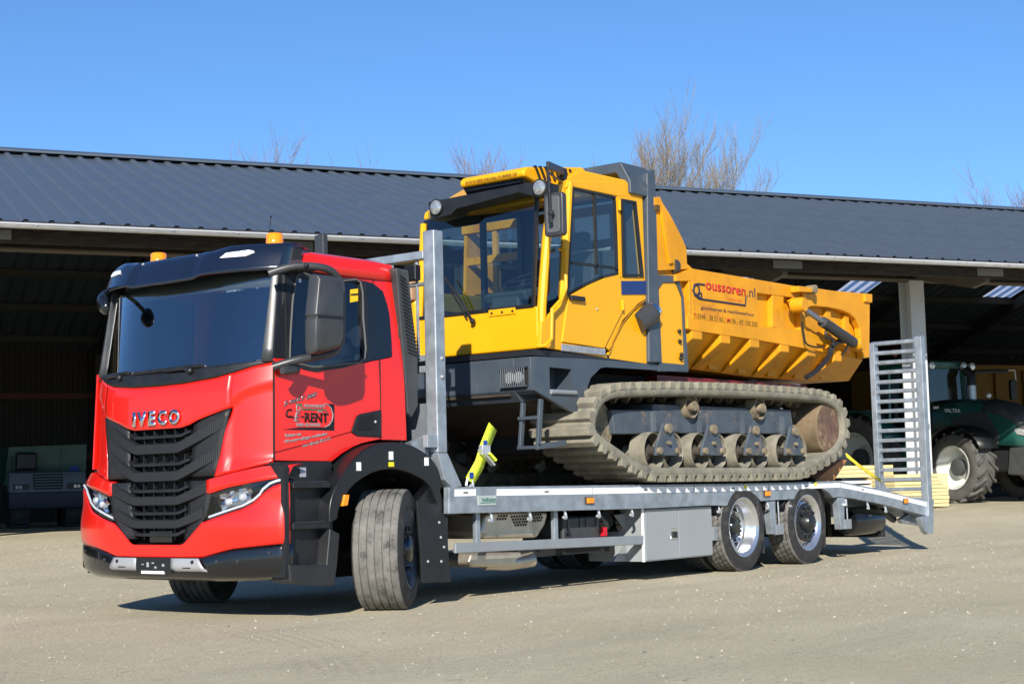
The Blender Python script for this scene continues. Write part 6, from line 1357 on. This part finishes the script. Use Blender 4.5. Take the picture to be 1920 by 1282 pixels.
def hood_sec(x, w, z0, z1, r=.22): return [(x, -w, z0), (x, -w, z1 - r), (x, -w + r * .3, z1 - r * .3), (x, -w + r, z1), (x, 0, z1 + .03), (x, w - r, z1), (x, w - r * .3, z1 - r * .3), (x, w, z1 - r), (x, w, z0)]
b = B(); b.grid([hood_sec(-1.25, .46, 1.15, 2.13), hood_sec(-.5, .45, 1.15, 2.10), hood_sec(.3, .42, 1.15, 2.02), hood_sec(.85, .40, 1.12, 1.82), hood_sec(1.12, .36, 1.10, 1.55), hood_sec(1.18, .30, 1.05, 1.25, .1)]); b.build('bonnet', TG, TT, smooth=50, solid=.02)
b = B(); b.grid([[(x, y, z + .012) for x, y, z in hood_sec(a, w, 1.7, t)[1:8]] for a, w, t in ((.1, .43, 2.06), (.5, .42, 1.97), (.85, .405, 1.82), (1.1, .37, 1.57))]); b.build('bonnet_cap', TGREY, TT, smooth=60, solid=.01)
b = B(); b.prism([(-.75, 1.70), (-.2, 1.86), (.25, 1.80), (.55, 1.35), (.5, 1.16), (-.1, 1.2)], 'y', -.475, -.44); b.build('side_screen', TGREY, TT, bevel=.01)
text('bonnet_lettering', 'VALTRA', WHITE, TT, (-.88, -.470, 1.87), (1, 0, -.06), (0, 0, 1), h=.085, w=.44, depth=.006, bold=.02)
for z in (1.98, 1.42):
    b = B(); b.box(-1.18, -1.04, -.475, -.455, z - .02, z + .03); b.build('badge', WHITE, TT)
for s in (-1, 1):
    b = B(); b.prism([(.82, 1.50), (1.13, 1.42), (1.16, 1.30), (.95, 1.34)], 'y', s * .405, s * .30); b.build('headlight', LENS, TT, bevel=.01)
    b = B(); pts = arc((0, .72), .84, 25, 150, 10); b.add([(x, y * s, z) for y in (.72, 1.26) for x, z in pts], [(i, i + 1, 12 + i, 11 + i) for i in range(10)]); b.build('front_fender', BLK, TT, solid=.02)
    b = B(); pts = arc((-2.75, .95), 1.05, 20, 150, 12); b.add([(x, y * s, z) for y in (.66, 1.32) for x, z in pts], [(i, i + 1, 14 + i, 13 + i) for i in range(12)]); b.build('rear_fender', TG, TT, solid=.03)
b = B(); b.box(-1.2, 1.0, -.30, .30, .65, 1.16); b.build('engine_block', DARKM, TT)
b = B(); b.prism([(.6, .55), (1.3, .5), (1.45, .75), (1.4, 1.1), (.7, 1.15)], 'y', -.36, .36); b.build('front_frame', TGREY, TT, bevel=.04)
b = B(); b.tube([(0, -.9, .72), (0, .9, .72)], .11, 12); b.build('front_axle', TGREY, TT)
# cab
cbp = [(-1.25, -.55), (-1.35, -.80), (-2.1, -.86), (-2.75, -.72), (-2.75, .72), (-2.1, .86), (-1.35, .80), (-1.25, .55)]
top = [(x * .96 - .08, y * .93) for x, y in cbp]
b = B(); b.prism([(-1.22, 1.1), (-1.22, 1.45), (-2.7, 1.45), (-2.7, .9), (-1.6, .6)], 'y', -.78, .78); b.build('cab_base', TG, TT, bevel=.03)
for i in range(8):
    p, q = cbp[i], top[i]; b = B(); b.tube([(p[0], p[1], 1.2), (q[0], q[1], 2.82)], .04, 6); b.build('cab_pillar', TG, TT)
    j = (i + 1) % 8; b = B(); b.poly([(cbp[i][0], cbp[i][1], 1.25), (cbp[j][0], cbp[j][1], 1.25), (top[j][0], top[j][1], 2.82), (top[i][0], top[i][1], 2.82)]); b.build('cab_glass', GLASS, TT, smooth=0)
b = B(); b.prism([(x * 1.04 + .08, y * 1.06) for x, y in top], 'z', 2.82, 3.0); b.build('cab_roof', TG, TT, bevel=.06, seg=3)
b = B(); b.box(-2.4, -1.9, -.28, .28, 1.4, 1.65); b.box(-2.45, -2.3, -.26, .26, 1.6, 2.3); b.build('seat', DGREY, TT, bevel=.05)
for y in (-.72, -.45, .5, .75):
    b = B(); b.lathe([(0, .03), (.075, .02), (.08, -.03)], (-1.19, y, 2.88), 'x', 14); b.build('roof_lamp', LENS, TT)
b = B(); b.lathe([(0, .03), (.06, .02), (.065, -.03)], (-1.12, -.86, 2.72), 'x', 14); b.build('roof_lamp', LENS, TT)
b = B(); b.lathe([(.06, 0), (.06, .12), (.03, .15), (0, .15)], (-2.2, -.5, 3.16), 'z', 14); b.build('beacon', mat('red_amber', (.6, .10, .01), .2, 0, .4), TT)
b = B(); b.tube([(-2.2, -.5, 2.98), (-2.2, -.5, 3.16)], .02, 6); b.build('beacon_stem', BLK, TT)
b = B(); b.tube([(-1.0, .50, 1.9), (-1.0, .50, 2.45)], .10, 16); b.build('exhaust_guard', mat('brushed_pipe', (.42, .44, .47), .35, .8), TT)
b = B(); b.tube([(-1.0, .50, 2.45), (-1.0, .50, 2.68), (-1.12, .46, 2.80)], .10, 16); b.build('exhaust_pipe', BLK, TT)
b = B(); b.tube([(-1.2, .80, 2.76), (-1.1, 1.35, 2.78), (-1.08, 1.7, 2.78)], .045, 8); b.build('mirror_arm', BLK, TT)
b = B(); b.tube([(-1.08, 1.65, 2.79), (-1.07, 1.93, 2.81), (-1.07, 1.96, 2.45)], .016, 6); b.build('mirror_stem', PALE, TT)
b = B(); b.prism(rrect(1.76, 1.96, 2.16, 2.60, .05), 'x', -1.12, -1.04); b.build('mirror_head', BLK, TT, bevel=.02)
for zz in (1.95, 1.80):
    b = B(); b.ball((-1.30, -.80, zz), .055, 10, 8); b.build('indicator', AMBER if zz < 1.9 else LENS, TT)
b = B(); b.ball((.2, -.32, 2.16), .06, 10, 8); b.build('bonnet_lamp', LENS, TT)
b = B(); b.box(-1.5, -.7, -.9, -.55, .35, .9); b.build('fuel_tank', TGREY, TT, bevel=.06)
# ================================================================== teal tracked carrier in the shade at left
TEAL = mat('teal_paint', (.008, .085, .066), .45, 0, .2, var=.12)
SLT = mat('slate_body', (.14, .17, .20), .45, var=.1)
ca = math.atan2(-9.646 - 18, -9.215 - 10.3) + rad(4)
CR = thing('tracked_carrier', 'small teal and grey tracked carrier parked in the dark left bay of the barn', 'carrier', (10.35, 18.05, .33), ca, local=True)
for s in (-1, 1):
    t = empty('track', (0, .52 * s, 0), 0, CR, local=True); t.location = (0, .52 * s, 0)
    lp_ = arc((.75, .24), .24, -90, 90, 6) + arc((-.95, .24), .24, 90, 270, 6)
    b = B(); b.prism(lp_, 'y', -.17, .17); b.build('belt', RUB, t, bevel=.01)
    for k in range(7):
        b = B(); a = rad(-80 + 25 * k); b.box(.75 + .24 * math.cos(a) - .02, .75 + .24 * math.cos(a) + .035, -.175, .175, .24 + .24 * math.sin(a) - .02, .24 + .24 * math.sin(a) + .02); b.build('tread_bar', RUB, t)
b = B(); b.prism([(-.9, .38), (1.0, .38), (1.03, .55), (1.02, .72), (-.9, .72)], 'y', -.74, .74); b.build('chassis', mat('navy_chassis', (.015, .022, .045), .5), CR, bevel=.02)
b = B(); b.prism([(.45, .70), (1.10, .70), (1.06, .92), (.98, 1.10), (.45, 1.12)], 'y', -.74, .74); b.build('nose', SLT, CR, bevel=.03)
b = B(); b.prism([(1.055, .76), (1.105, .76), (1.03, 1.06), (.99, 1.06)], 'y', -.28, .28); b.build('grille', BLK, CR)
for k in range(5):
    b = B(); z = .79 + k * .055; b.box(1.04 - k * .014, 1.125 - k * .016, -.26, .26, z, z + .018); b.build('grille_bar', SLT, CR)
for s in (-1, 1):
    b = B(); b.box(1.03, 1.098, min(s * .36, s * .66), max(s * .36, s * .66), .76, .87); L_ = b.build('lamp_panel', BLK, CR)
    for k in (0, 1):
        b = B(); b.box(1.095, 1.108, s * (.52 + k * .07) - .025, s * (.52 + k * .07) + .025, .78, .84); b.build('lens', LENS, L_)
b = B(); b.add([(-.95, -.78, .86), (-.95, .78, .86), (.30, .78, .86), (.30, -.78, .86), (-1.1, -.9, 1.62), (-1.1, .9, 1.62), (.38, .95, 1.30), (.38, -.70, 1.62), (.36, .80, 1.66)], [(0, 1, 2, 3), (0, 4, 5, 1), (1, 5, 8, 2), (3, 2, 8, 7), (0, 3, 7, 4)]); b.build('skip', TEAL, CR, solid=.03, smooth=0)
for y in (-.25, .32):
    b = B(); b.box(.345, .385, y - .02, y + .02, .9, 1.62); b.build('skip_rib', TEAL, CR)
b = B(); b.box(.345, .39, -.7, .8, 1.22, 1.26); b.build('skip_rib', TEAL, CR)
b = B(); b.lathe([(0, -.03), (.11, -.03), (.11, .0)], (.40, .56, 1.12), 'x', 16); b.build('badge', BLUE, CR)
b = B(); b.box(.48, .62, -.58, -.18, 1.10, 1.50); b.box(.5, .9, -.58, -.18, 1.08, 1.18); b.build('seat', BLK, CR, bevel=.05)
for y in (-.68, -.62):
    b = B(); b.tube([(.6, y, 1.1), (.62, y, 1.42)], .014, 6); b.build('control_lever', BLK, CR)
# ================================================================== stacked building panels beside the column
CREAM = mat('cream_panel', (.62, .52, .26), .6, var=.06)
PS = thing('panel_stack', 'stack of cream yellow ribbed panels on the ground beside the tractor wheel', 'panels', (19.6, 2.5, .33), SROT, local=True)
for k in range(9):
    b = B(); z = .03 + k * .068; b.box(-1.75, -.55 + .008 * (k % 3), -.5, .5, z, z + .06); b.build('panel', CREAM, PS, bevel=.006)
b = B(); b.box(-1.6, -1.5, -.45, .45, 0, .03); b.box(-.8, -.7, -.45, .45, 0, .03); b.build('bearers', mat('bearer_wood', (.25, .17, .1), .8), PS)
GS = thing('sheet_stack', 'low stack of pale grey sheets topped with yellow boards behind the ramp', 'sheets', (18.3, 4.0, .33), SROT, local=True)
for k in range(6):
    b = B(); z = .06 + k * .085; b.box(-1.6, .75, -.5, .5, z, z + .055); b.build('sheet', mat('pale_grey_sheet', (.50, .51, .52), .5, var=.06), GS)
for k in range(3):
    b = B(); z = .60 + k * .075; b.box(-1.5, .65, -.45, .45, z, z + .068); b.build('yellow_board', CREAM, GS, bevel=.004)
b = B(); b.box(-1.55, -1.45, -.45, .45, 0, .06); b.box(.5, .6, -.45, .45, 0, .06); b.build('bearers', MATS['bearer_wood'], GS)
# ================================================================== yellow tipping body at the back of the right bay
p_ = shed_pt(11.5, 12.6, .33)
YC = thing('skip_container', 'tall yellow ribbed container standing in the dark behind the tractor', 'container', p_, SROT, local=True)
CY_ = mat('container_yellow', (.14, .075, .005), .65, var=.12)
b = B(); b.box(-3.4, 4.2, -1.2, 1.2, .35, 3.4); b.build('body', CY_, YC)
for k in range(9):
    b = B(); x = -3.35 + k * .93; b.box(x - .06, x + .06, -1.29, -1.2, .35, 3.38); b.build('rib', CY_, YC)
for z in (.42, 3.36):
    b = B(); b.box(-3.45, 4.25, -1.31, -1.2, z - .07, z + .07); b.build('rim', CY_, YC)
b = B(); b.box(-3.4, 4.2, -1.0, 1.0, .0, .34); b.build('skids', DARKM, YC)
text('container_lettering', 'VGO', mat('blue_letter', (.02, .07, .16), .5), YC, (-1.6, -1.315, 1.55), (1, 0, 0), (0, 0, 1), h=.5, w=1.5, depth=.01)
p_ = shed_pt(7.6, 6.9, .33)
# ================================================================== driver in the cab
def person():
    P = thing('person', 'driver in dark clothing sitting behind the steering wheel of the red truck', 'person', (-.25, -.55, 1.6))
    b = B()
    def ringc(c, rx, ry, n=14, tilt=0): return [(c[0] + rx * math.cos(2 * math.pi * k / n), c[1] + ry * math.sin(2 * math.pi * k / n), c[2] + tilt * math.cos(2 * math.pi * k / n)) for k in range(n)]
    y = -.55
    b.grid([ringc((-.17, y, 1.60), .14, .17), ringc((-.15, y, 1.72), .15, .18), ringc((-.12, y, 1.95), .14, .19), ringc((-.10, y, 2.10), .12, .21), ringc((-.09, y, 2.17), .09, .17), ringc((-.09, y, 2.20), .06, .07), ringc((-.10, y, 2.27), .055, .058)], True)
    for s in (-1, 1):
        b.tube([(-.10, y + .19 * s, 2.13), (-.16, y + .25 * s, 1.98), (-.26, y + .26 * s, 1.86), (-.45, y + .22 * s, 1.88), (-.60, y + .17 * s, 1.93)], [.062, .056, .05, .042, .032], 10)
        b.tube([(-.16, y + .09 * s, 1.64), (-.40, y + .13 * s, 1.68), (-.58, y + .14 * s, 1.66), (-.64, y + .14 * s, 1.45), (-.66, y + .14 * s, 1.22)], [.09, .085, .07, .055, .05], 10)
        b.tube([(-.62, y + .14 * s, 1.22), (-.80, y + .14 * s, 1.20)], [.05, .04], 8)
    b.build('clothed_body', mat('dark_clothes', (.02, .024, .034), .85), P, smooth=80)
    SKIN = mat('skin', (.42, .24, .17), .55)
    h = B(); c = (-.125, y, 2.385)
    rows = []
    for t, rx, ry, ox in ((-.125, .045, .04, -.02), (-.10, .07, .055, -.02), (-.06, .088, .066, -.008), (-.01, .098, .074, 0), (.05, .102, .077, .004), (.09, .09, .07, .008), (.12, .06, .048, .01), (.13, .01, .01, .01)):
        rows.append(ringc((c[0] + ox, c[1], c[2] + t), rx, ry, 16))
    h.grid(rows, True); h.add([(c[0] - .098, c[1], c[2] + .01), (c[0] - .128, c[1], c[2] - .03), (c[0] - .095, c[1] - .018, c[2] - .036), (c[0] - .095, c[1] + .018, c[2] - .036)], [(0, 1, 2), (0, 3, 1), (1, 3, 2)])
    h.tube([(-.10, y, 2.24), (-.115, y, 2.31)], .052, 10)
    for s in (-1, 1):
        h.ball((c[0] + .01, c[1] + .078 * s, c[2] - .005), .03, 8, 6, (.7, .35, 1))
        wx, wy, wz = -.60, y + .17 * s, 1.93
        h.ball((wx - .035, wy, wz + .01), .042, 10, 8, (1, .55, .9))
        for k in range(4): h.tube([(wx - .06, wy - .006 * s, wz + .035 - .018 * k), (wx - .10, wy + .012 * s, wz + .035 - .018 * k), (wx - .115, wy - .012 * s, wz + .03 - .018 * k), (wx - .095, wy - .03 * s, wz + .028 - .018 * k)], [.0095, .009, .0085, .007], 6)
        h.tube([(wx - .03, wy - .02 * s, wz + .03), (wx - .055, wy - .035 * s, wz + .05), (wx - .08, wy - .03 * s, wz + .055)], [.011, .010, .008], 6)
    h.build('skin', SKIN, P, smooth=70)
    q = B(); q.grid([ringc((c[0] + .012, c[1], c[2] + t), rx, ry, 16) for t, rx, ry in ((.02, .098, .083), (.06, .106, .084), (.10, .092, .074), (.125, .06, .05), (.138, .01, .01))], True); q.v = [v for v in q.v]; q.build('hair', mat('brown_hair', (.05, .03, .02), .8), P, smooth=70)
    for s in (-1, 1):
        q = B(); q.ball((c[0] - .088, c[1] + .03 * s, c[2] + .008), .012, 8, 6); q.build('eye', mat('eye_white', (.7, .7, .7), .3), P)
    q = B(); q.box(c[0] - .097, c[0] - .085, c[1] - .022, c[1] + .022, c[2] - .067, c[2] - .06); q.build('mouth', mat('lip', (.35, .12, .10), .5), P)
person()
